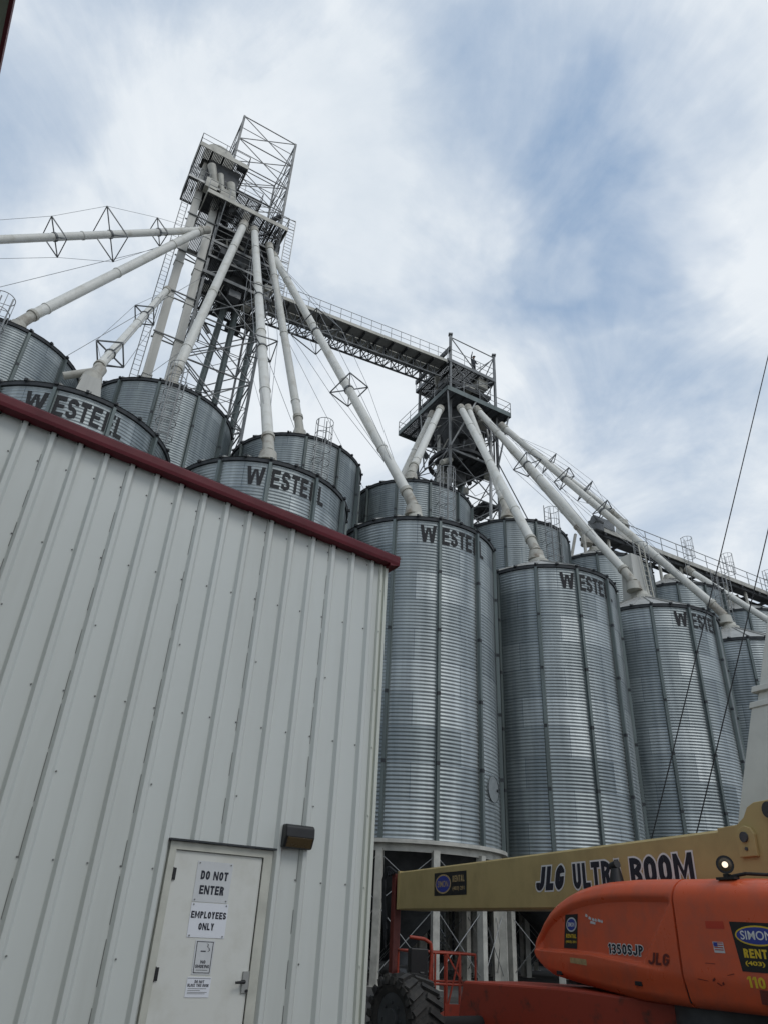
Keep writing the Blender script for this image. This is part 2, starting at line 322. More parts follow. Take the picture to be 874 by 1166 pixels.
def glyph(ch, t=.22, W=.62):
    h = t / 2; c = .20; r = lambda x0, y0, x1, y1: [(x0, y0), (x1, y0), (x1, y1), (x0, y1)]
    w1, h1 = W - h, 1 - h
    if ch == ' ': return [], .3
    if ch == 'E': return [r(0, 0, t, 1), r(t, 0, W, t * .92), r(t, 1 - t * .92, W, 1), r(t, .5 - t * .42, W * .92, .5 + t * .42)], W * .95
    if ch == 'L': return [r(0, 0, t, 1), r(t, 0, W * .92, t * .95)], W * .92
    if ch == 'T': return [r(0, 1 - t * .95, W, 1), r(W / 2 - h, 0, W / 2 + h, 1 - t * .95)], W
    if ch == 'I': return [r(0, 0, t, 1)], t
    if ch == 'H': return [r(0, 0, t, 1), r(W - t, 0, W, 1), r(t, .5 - t * .42, W - t, .5 + t * .42)], W
    if ch == 'N':
        W = .76; t *= .80
        return [r(0, 0, t, 1), r(W - t, 0, W, 1), [(0, 1), (t * .25, 1 - t * .6), (W - t * 1.15, 0), (W, 0), (W - t * .25, t * .6), (t * 1.15, 1)]], W
    if ch == 'M':
        W = .88; t *= .85
        return [r(0, 0, t, 1), r(W - t, 0, W, 1), [(t, 1), (t, 1 - t * 1.8), (W / 2, .10), (W / 2, .10 + t * 1.6)], [(W - t, 1), (W / 2, .10 + t * 1.6), (W / 2, .10), (W - t, 1 - t * 1.8)]], W
    if ch == 'W':
        W = 1.0; q = lambda a, b: [(a, 1), (b - h * .95, 0), (b + h * .95, 0), (a + t, 1)]
        return [[(0, 1), (.17, 0), (.17 + t * .9, 0), (t, 1)], [(.17, 0), (W / 2 - h, .86), (W / 2, .86 - t * .5), (.17 + t * .95, 0)], [(W / 2 + h, .86), (W - .17, 0), (W - .17 - t * .95, 0), (W / 2, .86 - t * .5)], [(W - t, 1), (W - .17 - t * .9, 0), (W - .17, 0), (W, 1)], [(W / 2 - h, .86), (W / 2, .86 - t * .5), (W / 2 + h, .86)]], W
    if ch == 'A':
        W = .68; yi = 1 - t * 1.4; a = t * .62; f = lambda y: t * 1.02 + (W / 2 - t * 1.02) * y / yi
        return [[(0, 0), (t * 1.02, 0), (W / 2, yi), (W / 2 - a, 1)], [(W - t * 1.02, 0), (W, 0), (W / 2 + a, 1), (W / 2, yi)], [(W / 2 - a, 1), (W / 2, yi), (W / 2 + a, 1)], [(f(.18), .18), (W - f(.18), .18), (W - f(.36), .36), (f(.36), .36)]], W
    if ch == 'Y': return [r(W / 2 - h, 0, W / 2 + h, .45), [(0, 1), (W / 2 - h, .45), (W / 2, .45), (W / 2, .45 + t), (t * 1.05, 1)], [(W, 1), (W - t * 1.05, 1), (W / 2, .45 + t), (W / 2, .45), (W / 2 + h, .45)]], W
    if ch == 'K': return [r(0, 0, t, 1), [(t, .32), (t, .62), (W - t * 1.1, 1), (W, 1)], [(t * 1.3, .47), (W, 0), (W - t * 1.15, 0), (t, .36)]], W
    if ch in 'OD0':
        o = _stroke([(h, c + h * .5), (h, 1 - c - h * .5), (c + h * .5, h1), (w1 - c + h * .5, h1), (w1, 1 - c - h * .5), (w1, c + h * .5), (w1 - c + h * .5, h), (c + h * .5, h)], t, True)
        if ch == 'D': o = [r(0, 0, t, 1)] + _stroke([(t * .9, h1), (w1 - c + h * .5, h1), (w1, 1 - c - h * .5), (w1, c + h * .5), (w1 - c + h * .5, h), (t * .9, h)], t)
        return o, W
    if ch in 'CG':
        o = _stroke([(w1, .68), (w1, 1 - c - h * .5), (w1 - c + h * .5, h1), (c + h * .5, h1), (h, 1 - c - h * .5), (h, c + h * .5), (c + h * .5, h), (w1 - c + h * .5, h), (w1, c + h * .5), (w1, .34 if ch == 'C' else .54)], t)
        if ch == 'G': o.append(r(W * .5, .40, W - t * .98, .40 + t * .75))
        return o, W
    if ch == 'U': return _stroke([(h, 1), (h, c + h * .5), (c + h * .5, h), (w1 - c + h * .5, h), (w1, c + h * .5), (w1, 1)], t), W
    if ch == 'J': return _stroke([(h * .8, .34), (h * .8, c + h * .2), (c, h), (w1 - c + h * .5, h), (w1, c + h * .5), (w1, 1)], t), W
    if ch == 'S': return _stroke([(w1, .70), (w1, 1 - c), (w1 - c + h * .4, h1), (c, h1), (h, 1 - c), (h, .5 + c * .75), (c, .5), (w1 - c + h * .4, .5), (w1, .5 - c * .75), (w1, c), (w1 - c + h * .4, h), (c, h), (h, c), (h, .30)], t * .95), W
    if ch in 'PRB':
        o = [r(0, 0, t, 1)] + _stroke([(t * .9, h1), (w1 - c, h1), (w1, 1 - c), (w1, .5 + c * .8), (w1 - c, .5), (t * .9, .5)], t * .92)
        if ch == 'R': o.append([(W * .42, .44), (W - t * 1.1, 0), (W, 0), (W * .42 + t * 1.0, .5)])
        if ch == 'B': o += _stroke([(w1 - c, .5), (w1, .5 - c * .8), (w1, c), (w1 - c, h), (t * .9, h)], t * .92)
        return o, W
    if ch == '1': return [r(.16, 0, .16 + t, 1), [(0, .82), (0, .66), (.16, .76), (.16, 1)]], .16 + t
    if ch == '3': return _stroke([(h, .72), (h, 1 - c), (c, h1), (w1 - c, h1), (w1, 1 - c), (w1, .5 + c * .8), (w1 - c, .5), (c * 1.1, .5)], t * .95) + _stroke([(w1 - c, .5), (w1, .5 - c * .8), (w1, c), (w1 - c, h), (c, h), (h, c), (h, .28)], t * .95), W
    if ch == '5': return _stroke([(w1, h1), (h, h1), (h, .56), (w1 - c, .58), (w1, .58 - c * .8), (w1, c), (w1 - c, h), (c, h), (h, c), (h, .26)], t * .95), W
    raise KeyError(ch)
def put_block(mb, s, x0, x1, y0, y1, fn, m=0, t=.22, gap=.13, shear=0.0, grow=0.0):
    """block capitals in the box; fn(x, y, d) also takes a tiny lift d so that strokes never share a plane"""
    x = 0; items = []
    for ch in s:
        polys, w = glyph(ch, t); items.append((x, polys)); x += w + gap
    tot = x - gap; kx = (x1 - x0) / tot; ky = y1 - y0; k = 0
    for xo, polys in items:
        for pl in polys:
            q = [Vector((a + xo, b)) for a, b in [tuple(p) for p in pl]]
            if grow:
                ar = sum(q[i].x * q[(i + 1) % len(q)].y - q[(i + 1) % len(q)].x * q[i].y for i in range(len(q)))
                if ar < 0: q.reverse()
                out = []
                for i in range(len(q)):
                    d1 = (q[i] - q[i - 1]).normalized(); d2 = (q[(i + 1) % len(q)] - q[i]).normalized(); n1 = Vector((d1.y, -d1.x)); n2 = Vector((d2.y, -d2.x)); mm = n1 + n2
                    mm = mm.normalized() if mm.length > 1e-4 else n1
                    out.append(q[i] + mm * grow / max(.8, mm.dot(n1)))
                q = out
            k += 1
            mb.add([fn(x0 + (p.x + shear * (p.y - .5)) * kx, y0 + p.y * ky, .00012 * (k % 9)) for p in q], [tuple(range(len(q)))], m)

# row axes of the bin yard: u along the rows, v away from the viewer
U = Vector((0.875, 0.484, 0)).normalized(); V = Vector((-U.y, U.x, 0)); O = Vector((1.37, 26.55, 0)); Z = Vector((0, 0, 1))
def P(u, v, z): return O + U * u + V * v + Z * z

# ------------------------------------------------------------------ ground
g = MB(); g.add([(-700, -700, 0), (700, -700, 0), (700, 700, 0), (-700, 700, 0)], [(0, 1, 2, 3)])
tag(g.build('ground', 'ground'), kind='structure')
g = MB(); c = P(5, 4, 0.06); g.obox(c, (U * 36, V * 9, Z * 0.056))
tag(g.build('concrete_pad', 'shaded_concrete'), kind='structure')

# ------------------------------------------------------------------ warehouse (near metal building)
WD = Vector((0.862709, 0.505701, 0)); WN = Vector((-0.505701, 0.862709, 0)); W0 = Vector((-3.686558, 6.289149, 0))
def Wp(t, z, out=0.0): return W0 + WD * t - WN * out + Z * z      # out: towards the viewer
def rake(t): return 6.035 - 0.0767 * (t + 0.5)
TC = 4.362
wh = thing('metal_warehouse', 'pale ribbed metal warehouse with dark red roof trim and a white door', 'building', Wp(0, 0))
mb = MB()
prof = []
k = -36
while True:
    t = 0.07 + 0.29 * k
    if t > TC - 0.16: break
    prof += [(t - 0.058, 0), (t - 0.052, .003), (t - 0.026, 0.043), (t - .022, .045), (t + .014, .045), (t + 0.018, 0.043), (t + 0.044, .003), (t + .050, 0)]
    k += 1
prof = [p for p in prof if p[0] < TC - 0.10] + [(TC - 0.085, 0)]
for (t0, o0), (t1, o1) in zip(prof, prof[1:]):
    zb0 = zb1 = 0.0
    if t0 > 2.135 and t1 < 3.215: zb0 = zb1 = 2.15
    n = 3
    mb.add([Wp(t0, zb0, o0), Wp(t1, zb1, o1), Wp(t1, rake(t1) + .06, o1), Wp(t0, rake(t0) + .06, o0)], [(0, 1, 2, 3)])
# sheet laps: every third rib carries a dark edge line
for k in range(-36, 15, 3):
    for j in range(14):
        ta = 0.07 + .29 * k - .0535; za = .1 + j * .45; zb_ = min(za + rnd.uniform(.2, .42), rake(ta))
        if 2.1 < ta < 3.25 and za < 2.2 or za > rake(ta) - .05: continue
        mb.add([Wp(ta - .004, za, .0045), Wp(ta + .002, za, .0065), Wp(ta + .002, zb_, .0065), Wp(ta - .004, zb_, .0045)], [(0, 1, 2, 3)], 1)
# hidden side and rear walls
B = Wp(TC, 0) + WN * 10; A = Wp(-11, 0) + WN * 10
mb.add([Wp(TC - .02, 0, -.05), B, B + Z * rake(TC), Wp(TC - .02, rake(TC), -.05)], [(0, 1, 2, 3)])
mb.add([A, B, B + Z * rake(TC), A + Z * rake(-11)], [(0, 3, 2, 1)])
wall = mb.build('wall', ['siding', 'screw'], wh)
mb = MB()
for z in (4.745, 3.332, 1.911, 0.5, 5.62):
    for k in range(-14, 15):
        t = 0.07 + 0.29 * k - 0.066
        if t > TC - 0.2 or (2.1 < t < 3.25 and z < 2.2): continue
        c = Wp(t, z + rnd.uniform(-.006, .006), 0.001); mb.tube(c, c - WN * 0.012, 0.009, 0.006, n=6)
for k in range(-14, 15):
    t = 0.07 + 0.29 * k + 0.06
    if k % 3 == 0 and t < TC - .2:
        for z in (4.02, 2.62, 1.2):
            if 2.1 < t < 3.25 and z < 2.2: continue
            c = Wp(t, z, 0.001); mb.tube(c, c - WN * 0.012, 0.009, 0.006, n=6)
sc = mb.build('screw', 'screw', wall); tag(sc, kind='stuff')
# corner flashing
mb = MB()
cp = [(TC - .115, .002), (TC - .105, .034), (TC - .075, .036), (TC - .07, .006), (TC - .045, .006), (TC - .04, .04), (TC, .04)]
for (t0, o0), (t1, o1) in zip(cp, cp[1:]):
    mb.add([Wp(t0, 0, o0), Wp(t1, 0, o1), Wp(t1, rake(t1) + .05, o1), Wp(t0, rake(t0) + .05, o0)], [(0, 1, 2, 3)])
mb.add([Wp(TC, 0, .04), Wp(TC, 0, -.16), Wp(TC, rake(TC) + .05, -.16), Wp(TC, rake(TC) + .05, .04)], [(0, 1, 2, 3)])
for z in (1.2, 1.9, 2.6, 3.33, 4.0, 4.745, 5.3):
    c = Wp(TC - .09, z, .036); mb.tube(c, c - WN * 0.01, 0.009, n=6)
mb.build('corner_trim', 'trim_pale', wh)
# roof sheet and dark red rake trim
mb = MB()
a, b = Wp(-11, rake(-11) + .15, .14), Wp(TC + .14, rake(TC + .14) + .15, .14)
mb.add([a, b, b + WN * 10.4, a + WN * 10.4], [(0, 1, 2, 3)]); mb.add([a - Z * .02, b - Z * .02, b + WN * 10.4 - Z * .02, a + WN * 10.4 - Z * .02], [(0, 3, 2, 1)])
mb.build('roof', 'siding', wh)
mb = MB()
def rk(t, dz, out): return Wp(t, rake(t) + dz, out)
t0, t1 = -11, TC + .10
sec = [(0.0, .02), (0.0, .155), (.04, .165), (.122, .165), (.138, .15), (.138, .02)]
for (z0, o0), (z1, o1) in zip(sec, sec[1:] + sec[:1]):
    mb.add([rk(t0, z0, o0), rk(t1, z0, o0), rk(t1, z1, o1), rk(t0, z1, o1)], [(0, 1, 2, 3)])
mb.add([rk(t1, z, o) for z, o in sec], [tuple(range(6))])
# eave gutter returning along the side wall
e0 = Wp(TC + .02, rake(TC), .165)
q = [(0.0, 0.0), (.14, .03), (.14, .165), (0, .165)]
qa = [Wp(TC - .04 + x, rake(TC) - .03 + z, .155) for x, z in q]; mb.prism(qa, WN * 10.4)
mb.build('rake_trim', 'trim_red', wh)
mb = MB(); up, dn = [], []
for k in range(-36, 15):
    t = 0.07 + .29 * k
    for dt, z in ((-.16, .004), (-.046, .004), (-.040, -.036), (.040, -.036), (.046, .004)):
        if t + dt < TC - .1: dn.append((t + dt, z))
for j, (t, z) in enumerate(dn): up.append((t, .02))
vs = [rk(t, z, .036) for t, z in dn] + [rk(t, z, .036) for t, z in up]; n = len(dn)
mb.add(vs, [(j, j + 1, n + j + 1, n + j) for j in range(n - 1)])
mb.build('closure_strip', 'void', wh)

# door
DZ = 2.085
fr = MB()
for a, b in ((2.15, 2.212), (3.10, 3.19)):
    fr.obox((Wp((a + b) / 2, 1.05, -.01)), (WD * (b - a) / 2, WN * .055, Z * 1.05))
fr.obox(Wp(2.67, 2.118, -.01), (WD * .52, WN * .0555, Z * .034))
fo = fr.build('door_frame', 'frame', wh)
dc = MB(); dc.obox(Wp(2.67, 2.164, .035), (WD * .545, WN * .05, Z * .0085)); dc.build('shaded_drip_cap', 'zinc_dark', wh)  # cap drawn dark so its colour carries the shadow line over the door
dr = MB(); dr.obox(Wp(2.656, 1.045, .0), (WD * .440, WN * .022, Z * 1.036))
door = bevel(dr.build('door', 'door', wh), .004, 1)
gp = MB(); gp.obox(Wp(3.0985, 1.045, .0235), (WD * .0025, WN * .0015, Z * 1.036)); gp.obox(Wp(2.656, 2.083, .0235), (WD * .44, WN * .0015, Z * .002)); gp.build('door_gap', 'void', door)
for z in (1.88, 1.10, .25):
    h = MB(); c = Wp(2.215, z, .03); h.tube(c - Z * .055, c + Z * .055, .011, n=8); h.obox(c + WD * .018, (WD * .016, WN * .004, Z * .05)); h.build('hinge', 'black', door)
hd = MB()
hd.obox(Wp(3.075, 1.05, .03), (WD * .04, WN * .009, Z * .085))
c = Wp(3.02, 1.055, .05); hd.tube(Wp(3.04, 1.055, .03), Wp(3.04, 1.055, .075), .017, n=10, m=1); hd.tube(Wp(3.045, 1.055, .075), Wp(2.955, 1.05, .085), .014, .011, n=8, m=1)
hd.tube(Wp(3.085, .985, .03), Wp(3.085, .985, .05), .014, n=8, m=1)
bevel(hd.build('handle', ['metal', 'black'], door), .004, 1)
def dsign(name, corners, mats, fn_text, screws=True):
    mb = MB(); tl, tr, br_, bl = corners
    q = [Wp(t, z, .0235) for t, z in (tl, tr, br_, bl)]; mb.prism(q, -WN * .003, 0)
    def at(x, y, d=0.0):   # 0..1 across and up the plate
        a = Vector(tl).lerp(Vector(tr), x); b = Vector(bl).lerp(Vector(br_), x); p = b.lerp(a, y); return Wp(p.x, p.y, .0275 + d)
    fn_text(mb, at)
    if screws:
        for x, y in ((.06, .95), (.94, .95), (.06, .05), (.94, .05)):
            c = at(x, y); mb.tube(c, c - WN * .004, .007, n=6, m=2)
    return mb.build(name, mats, door)
def t1(mb, at):
    put_block(mb, 'DO NOT', .13, .90, .545, .765, at, 1, .25, .13); put_block(mb, 'ENTER', .15, .84, .185, .405, at, 1, .25, .13)
def t2(mb, at):
    put_block(mb, 'EMPLOYEES', .03, .97, .55, .755, at, 1, .25, .13); put_block(mb, 'ONLY', .27, .68, .215, .42, at, 1, .25, .13)
def outline(mb, at, x0, x1, y0, y1, w, hgt, m=1):
    for (a, b, c_, d) in ((x0, x1, y0, y0 + hgt), (x0, x1, y1 - hgt, y1), (x0, x0 + w, y0, y1), (x1 - w, x1, y0, y1)):
        mb.add([at(a, c_), at(b, c_), at(b, d), at(a, d)], [(0, 1, 2, 3)], m)
def t3(mb, at):
    outline(mb, at, .07, .93, .04, .96, .035, .022)
    mb.add([at(.32, .655), at(.58, .655), at(.58, .69), at(.32, .69)], [(0, 1, 2, 3)], 1)
    pts = [(.66, .66), (.74, .70), (.70, .77), (.62, .80), (.64, .88), (.56, .90)]
    for (x, y), (x2, y2) in zip(pts, pts[1:]):
        mb.add([at(x, y), at(x + .055, y), at(x2 + .055, y2), at(x2, y2)], [(0, 1, 2, 3)], 2)
    put_block(mb, 'NO', .38, .64, .315, .41, at, 1); put_block(mb, 'SMOKING', .15, .86, .185, .285, at, 1)
    mb.add([at(.2, .12), at(.8, .12), at(.8, .14), at(.2, .14)], [(0, 1, 2, 3)], 2)
def t4(mb, at):
    mb.add([at(.02, .93), at(.98, .93), at(.98, .95), at(.02, .95)], [(0, 1, 2, 3)], 1)
    put_block(mb, 'DO NOT', .32, .72, .70, .85, at, 1); put_block(mb, 'BLOCK THIS DOOR', .05, .93, .52, .67, at, 1)
    for y, x1 in ((.42, .85), (.33, .6), (.24, .9), (.17, .82)):
        mb.add([at(.08, y), at(x1, y), at(x1, y + .025), at(.08, y + .025)], [(0, 1, 2, 3)], 2)
tag(dsign('sign', [(2.445, 2.006), (2.80, 2.006), (2.793, 1.668), (2.448, 1.668)], ['sign_old', 'ink', 'screw'], t1), 'upper door sign reading DO NOT ENTER')
tag(dsign('sign', [(2.447, 1.660), (2.808, 1.660), (2.808, 1.385), (2.450, 1.385)], ['sign', 'ink', 'screw'], t2), 'door sign reading EMPLOYEES ONLY')
tag(dsign('sign', [(2.542, 1.368), (2.728, 1.366), (2.728, 1.102), (2.548, 1.102)], ['sign_old', 'ink', 'ink_grey'], t3, False), 'small boxed no smoking door sign')
tag(dsign('sign', [(2.52, 1.084), (2.742, 1.082), (2.737, .933), (2.517, .933)], ['sign', 'ink', 'ink_grey'], t4, False), 'lowest door notice with fine print')

# wall light
wl = thing('wall_light', 'black wall pack light with amber lens beside the white door', 'light', Wp(3.425, 2.30, .03))
mb = MB()
side = [(.025, 2.19), (.11, 2.19), (.155, 2.295), (.15, 2.385), (.12, 2.41), (.025, 2.41)]
mb.prism([Wp(3.262, z, o) for o, z in side], WD * .325)
bevel(mb.build('housing', 'black', wl), .018, 3)
mb = MB(); mb.prism([Wp(3.285, z, o) for o, z in ((.09, 2.196), (.119, 2.196), (.161, 2.288), (.09, 2.288))], WD * .28)
bevel(mb.build('lens', 'amber', wl), .006, 2)

# ------------------------------------------------------------------ adjoining shed whose eave crosses the top left corner
sh = thing('metal_shed', 'metal shed eave with dark edge in the top left corner of the photo', 'building', Wp(-2.2, 0, 3))
mb = MB()
e = -0.905
def Sp(t, out, z): return Wp(t, z, out)
mb.add([Sp(-2.2, .3, 0), Sp(-2.2, 11, 0), Sp(-2.2, 11, 6.05), Sp(-2.2, .3, 6.05)], [(0, 1, 2, 3)])
mb.add([Sp(-2.2, 11, 0), Sp(-9, 11, 0), Sp(-9, 11, 6.9), Sp(-2.2, 11, 6.05)], [(0, 1, 2, 3)])
mb.build('wall', 'siding', sh)
def ev(out, d=0.0): return -.911 + .0455 * (out - 4.356) + d
mb = MB(); mb.add([Sp(ev(.3, -.02), .3, 6.012), Sp(ev(11.2, -.02), 11.2, 6.012), Sp(-2.25, 11.2, 6.10), Sp(-2.25, .3, 6.10)], [(0, 1, 2, 3)]); mb.build('soffit', 'soffit', sh)
mb = MB(); mb.prism([Sp(ev(.3, d), .3, z) for d, z in ((0, 6.0), (0, 6.05), (-.022, 6.05), (-.022, 6.0))], Sp(ev(11.2), 11.2, 6) - Sp(ev(.3), .3, 6)); mb.build('fascia', 'trim_red', sh)
mb = MB(); mb.prism([Sp(ev(.3, -.03), .3, 6.06), Sp(-9, .3, 6.85), Sp(-9, .3, 6.9), Sp(ev(.3, -.03), .3, 6.10)], Sp(ev(11.2), 11.2, 6) - Sp(ev(.3), .3, 6)); mb.build('roof', 'trim_red', sh)

# ------------------------------------------------------------------ grain bins
BR, ZB = 3.25, 3.87
STAVE0 = -76.5
def shell_mesh(H, name):
    nseg = 120; pitch = 0.122; per = 4
    nr = int(round((H - ZB) / pitch)) * per
    vs = []; uvs = []
    for j in range(nr + 1):
        z = ZB + (H - ZB) * j / nr; r = BR + 0.0175 * math.cos(2 * math.pi * j / per)
        for i in range(nseg + 1):
            a = 2 * math.pi * i / nseg
            vs.append((r * math.cos(a), r * math.sin(a), z))
    fs = []; uvl = []
    w = nseg + 1
    du = R(91.5) * BR
    for j in range(nr):
        for i in range(nseg):
            fs.append((j * w + i, j * w + i + 1, (j + 1) * w + i + 1, (j + 1) * w + i))
            for (ii, jj) in ((i, j), (i + 1, j), (i + 1, j + 1), (i, j + 1)):
                uvl += [2 * math.pi * ii / nseg * BR + du, (H - ZB) * jj / nr]
    me = bpy.data.meshes.new(name); me.from_pydata(vs, [], fs)
    ul = me.uv_layers.new(name='UVMap'); ul.data.foreach_set('uv', uvl)
    me.materials.append(MT['zinc_sheet']); me.polygons.foreach_set('use_smooth', [True] * len(fs)); me.update()
    return me
def child(name, me, parent, rz=0.0):
    o = bpy.data.objects.new(name, me); COL.objects.link(o); o.parent = parent; o.rotation_euler = (0, 0, rz); return o
def mesh_of(mb, name, mats):
    o = mb.build(name, mats); me = o.data; bpy.data.objects.remove(o); return me
def make_bin(H, label, front, loc):
    root = thing('grain_bin', label, 'grain bin', loc, 'corrugated steel grain bins in two rows')
    child('shell', SHELL[H], root)
    # roof cone with radial ribs, eave rim with lugs
    if ('roof', H) not in CACHE:
        mb = MB(); n = 48; ro, ri, z0, z1 = BR + .10, .45, H + .05, H + .05 + (BR + .10 - .45) * .545
        ring = lambda r, z, k=n: [(r * math.cos(2 * math.pi * i / k), r * math.sin(2 * math.pi * i / k), z) for i in range(k)]
        mb.add(ring(ro, z0) + ring(ri, z1), [(i, (i + 1) % n, n + (i + 1) % n, n + i) for i in range(n)])
        for i in range(24):
            a = 2 * math.pi * i / 24; d = Vector((math.cos(a), math.sin(a), 0))
            mb.beam(d * ro + Z * (z0 + .025), d * ri + Z * (z1 + .025), .05, .06)
        CACHE['roof', H] = mesh_of(mb, 'roof', 'zinc_roof')
        mb = MB(); mb.ring((0, 0), BR - .02, BR + .075, H - .09, H + .045, 96)
        for i in range(24):
            a = R(STAVE0) + 2 * math.pi * i / 24; d = Vector((math.cos(a), math.sin(a), 0)); s_ = Vector((-d.y, d.x, 0))
            mb.obox(d * (BR + .10) + Z * (H + .05), (d * .06, s_ * .045, Z * .04))
        CACHE['rim', H] = mesh_of(mb, 'eave_rim', 'zinc_dark')
        zt = z1
        mb = MB(); mb.ring((0, 0), 0.0, .47, zt - .03, zt + .16, 24); mb.tube((0, 0, zt + .1), (0, 0, zt + .42), .36, .30, n=16)
        CACHE['inlet', H] = mesh_of(mb, 'roof_inlet', 'cream')
        # stiffener: hat channel with splice plates
        mb = MB(); w = .048
        hat = [(BR + .016, -.085), (BR + .024, -.056), (BR + .135, -w), (BR + .135, w), (BR + .024, .056), (BR + .016, .085)]
        mb.prism([(x, y, ZB - .02) for x, y in hat], (0, 0, H - ZB - .07))
        nsp = int((H - ZB) / 2.23)
        for j in range(1, nsp + 1):
            z = ZB + 2.23 * j
            if z < H - .3: mb.box((BR + .02, -.056, z - .06), (BR + .142, .056, z + .06), 1)
        CACHE['stave', H] = mesh_of(mb, 'stiffener', ['zinc', 'zinc_dark'])
    rf = child('roof', CACHE['roof', H], root); child('roof_inlet', CACHE['inlet', H], rf)
    child('eave_rim', CACHE['rim', H], root)
    for i in range(12): child('stiffener', CACHE['stave', H], root, R(STAVE0 + 30 * i))
    if 'leg' not in CACHE:
        mb = MB(); mb.box((BR - .14, -.10, .1), (BR + .08, .10, ZB - .28)); mb.box((BR - .22, -.2, .09), (BR + .16, .2, .125)); CACHE['leg'] = mesh_of(mb, 'leg', 'beam')
        mb = MB(); mb.ring((0, 0), BR - .2, BR + .17, ZB - .13, ZB - .02, 96, smooth=True); mb.ring((0, 0), BR - .12, BR - .02, ZB - .34, ZB - .13, 96); CACHE['base'] = mesh_of(mb, 'base_ring', 'beam')
        mb = MB(); n = 48
        ring = lambda r, z: [(r * math.cos(2 * math.pi * i / n), r * math.sin(2 * math.pi * i / n), z) for i in range(n)]
        mb.add(ring(BR - .2, ZB - .15) + ring(.3, 1.0), [(i, (i + 1) % n, n + (i + 1) % n, n + i) for i in range(n)], 0, True)
        mb.tube((0, 0, .55), (0, 0, 1.02), .3, n=16); CACHE['hopper'] = mesh_of(mb, 'hopper', 'steel_dark')
        mb = MB()
        for i in range(12):
            a0, a1 = R(STAVE0 + 30 * i), R(STAVE0 + 30 * i + 30)
            p0 = Vector((math.cos(a0), math.sin(a0), 0)) * (BR - .02); p1 = Vector((math.cos(a1), math.sin(a1), 0)) * (BR - .02)
            mb.tube(p0 + Z * .35, p1 + Z * 2.1, .014, n=6); mb.tube(p1 + Z * .35, p0 + Z * 2.1, .014, n=6)
            mb.tube(p0 + Z * 2.15, p1 + Z * (ZB - .4), .014, n=6); mb.tube(p1 + Z * 2.15, p0 + Z * (ZB - .4), .014, n=6)
        CACHE['bracing'] = mesh_of(mb, 'bracing', 'rail')
    child('base_ring', CACHE['base'], root); child('hopper', CACHE['hopper'], root); child('bracing', CACHE['bracing'], root)
    for i in range(12): child('leg', CACHE['leg'], root, R(STAVE0 + 30 * i))
    if front:
        if 'letters' not in CACHE:
            mb = MB(); a0, a1 = -88.0, -29.5
            def wrap(x, y, d=0.0):
                a = R(x); return ((BR + .0205 + d) * math.cos(a), (BR + .0205 + d) * math.sin(a), y)
            for ch, l0, l1 in (('W', -89.6, -78.6), ('E', -74.8, -69.7), ('S', -68.4, -63.2), ('T', -62.2, -57.2), ('E', -56.2, -51.4), ('E', -49.4, -44.2), ('L', -43.0, -38.4)):
                put_block(mb, ch, l0, l1, H - 1.0, H - .28, wrap, 0, .205)
            CACHE['letters'] = mesh_of(mb, 'lettering', 'letter')
        child('lettering', CACHE['letters'], root)
    else:
        if 'ladder' not in CACHE:
            mb = MB(); x = BR + .30
            for s_ in (-.21, .21): mb.tube((x, s_, ZB), (x, s_, H + .95), .026, n=6)
            z = ZB + .2
            while z < H + .8: mb.tube((x, -.21, z), (x, .21, z), .014, n=5); z += .3
            for z in range(int(ZB) + 1, int(H) + 1, 2):
                for s_ in (-.21, .21): mb.tube((BR, s_, z), (x, s_, z), .018, n=5)
            CACHE['ladder'] = mesh_of(mb, 'ladder', 'rail')
            mb = MB(); hoops = []
            def hp(z): return [(x + .36 - .40 * math.cos(a), .40 * math.sin(a), z) for a in [R(35 + 290 * i / 14) for i in range(15)]]
            z = H - 3.2
            while z < H + 1.1: mb.poly_tube(hp(z), .017, n=5); z += .75
            for i in range(0, 15, 2): mb.tube(hp(H - 3.2)[i], hp(H + .55 + .0)[i], .014, n=5)
            CACHE['cage'] = mesh_of(mb, 'cage', 'rail')
        ld = child('ladder', CACHE['ladder'], root, R(-66)); child('cage', CACHE['cage'], ld)
    return root
CACHE = {}
HF, HB = 15.0, 21.2
SHELL = {HF: shell_mesh(HF, 'shell'), HB: shell_mesh(HB, 'shell')}
PIT = 6.92
fl = {-2: 'front row bin at far left, WESTEEL lettering half hidden by the red roof trim',
      -1: 'front row bin above the middle of the roof trim, its WESTEEL lettering clear',
      0: 'tall front bin right beside the warehouse corner with a round hatch low down',
      1: 'second full height front bin right of the warehouse, spout ending in its roof',
      2: 'third full height front bin, a white box and ladder on its roof',
      3: 'front bin mostly hidden by the cream crane mast at the right edge',
      4: 'front row bin at the far right, almost wholly behind the crane mast'}
bins_f = {}
for k in range(-2, 5):
    bins_f[k] = make_bin(HF, fl[k], True, P(PIT * k, 0, 0))
bl = {-5: 'tall rear bin cut by the left edge of the photo, highest rim on the left',
      -3: 'rear bin in front of the tall tower legs with a caged ladder on its wall',
      -2: 'rear bin with caged ladder standing up behind the middle roof trim bin',
      -1: 'rear bin under the tower that carries the person, between two front bins',
      0: 'rear bin with caged ladder just right of the smaller tower',
      1: 'rear bin below the west end of the roof conveyor',
      2: 'rear bin with visible roof cone below the middle of the roof conveyor',
      3: 'rear bin at the far right under the roof conveyor'}
bins_b = {}
for k, key in ((-4, -6), (-3, -5), (-2, -3), (-1, -2), (0, -1), (1, 0), (2, 1), (3, 2), (4, 3)):
    bins_b[k] = make_bin(HB, bl.get(key, 'rear bin beyond the left edge that receives the long level spout'), False, P(PIT * k + 3.46, 6.0, 0))
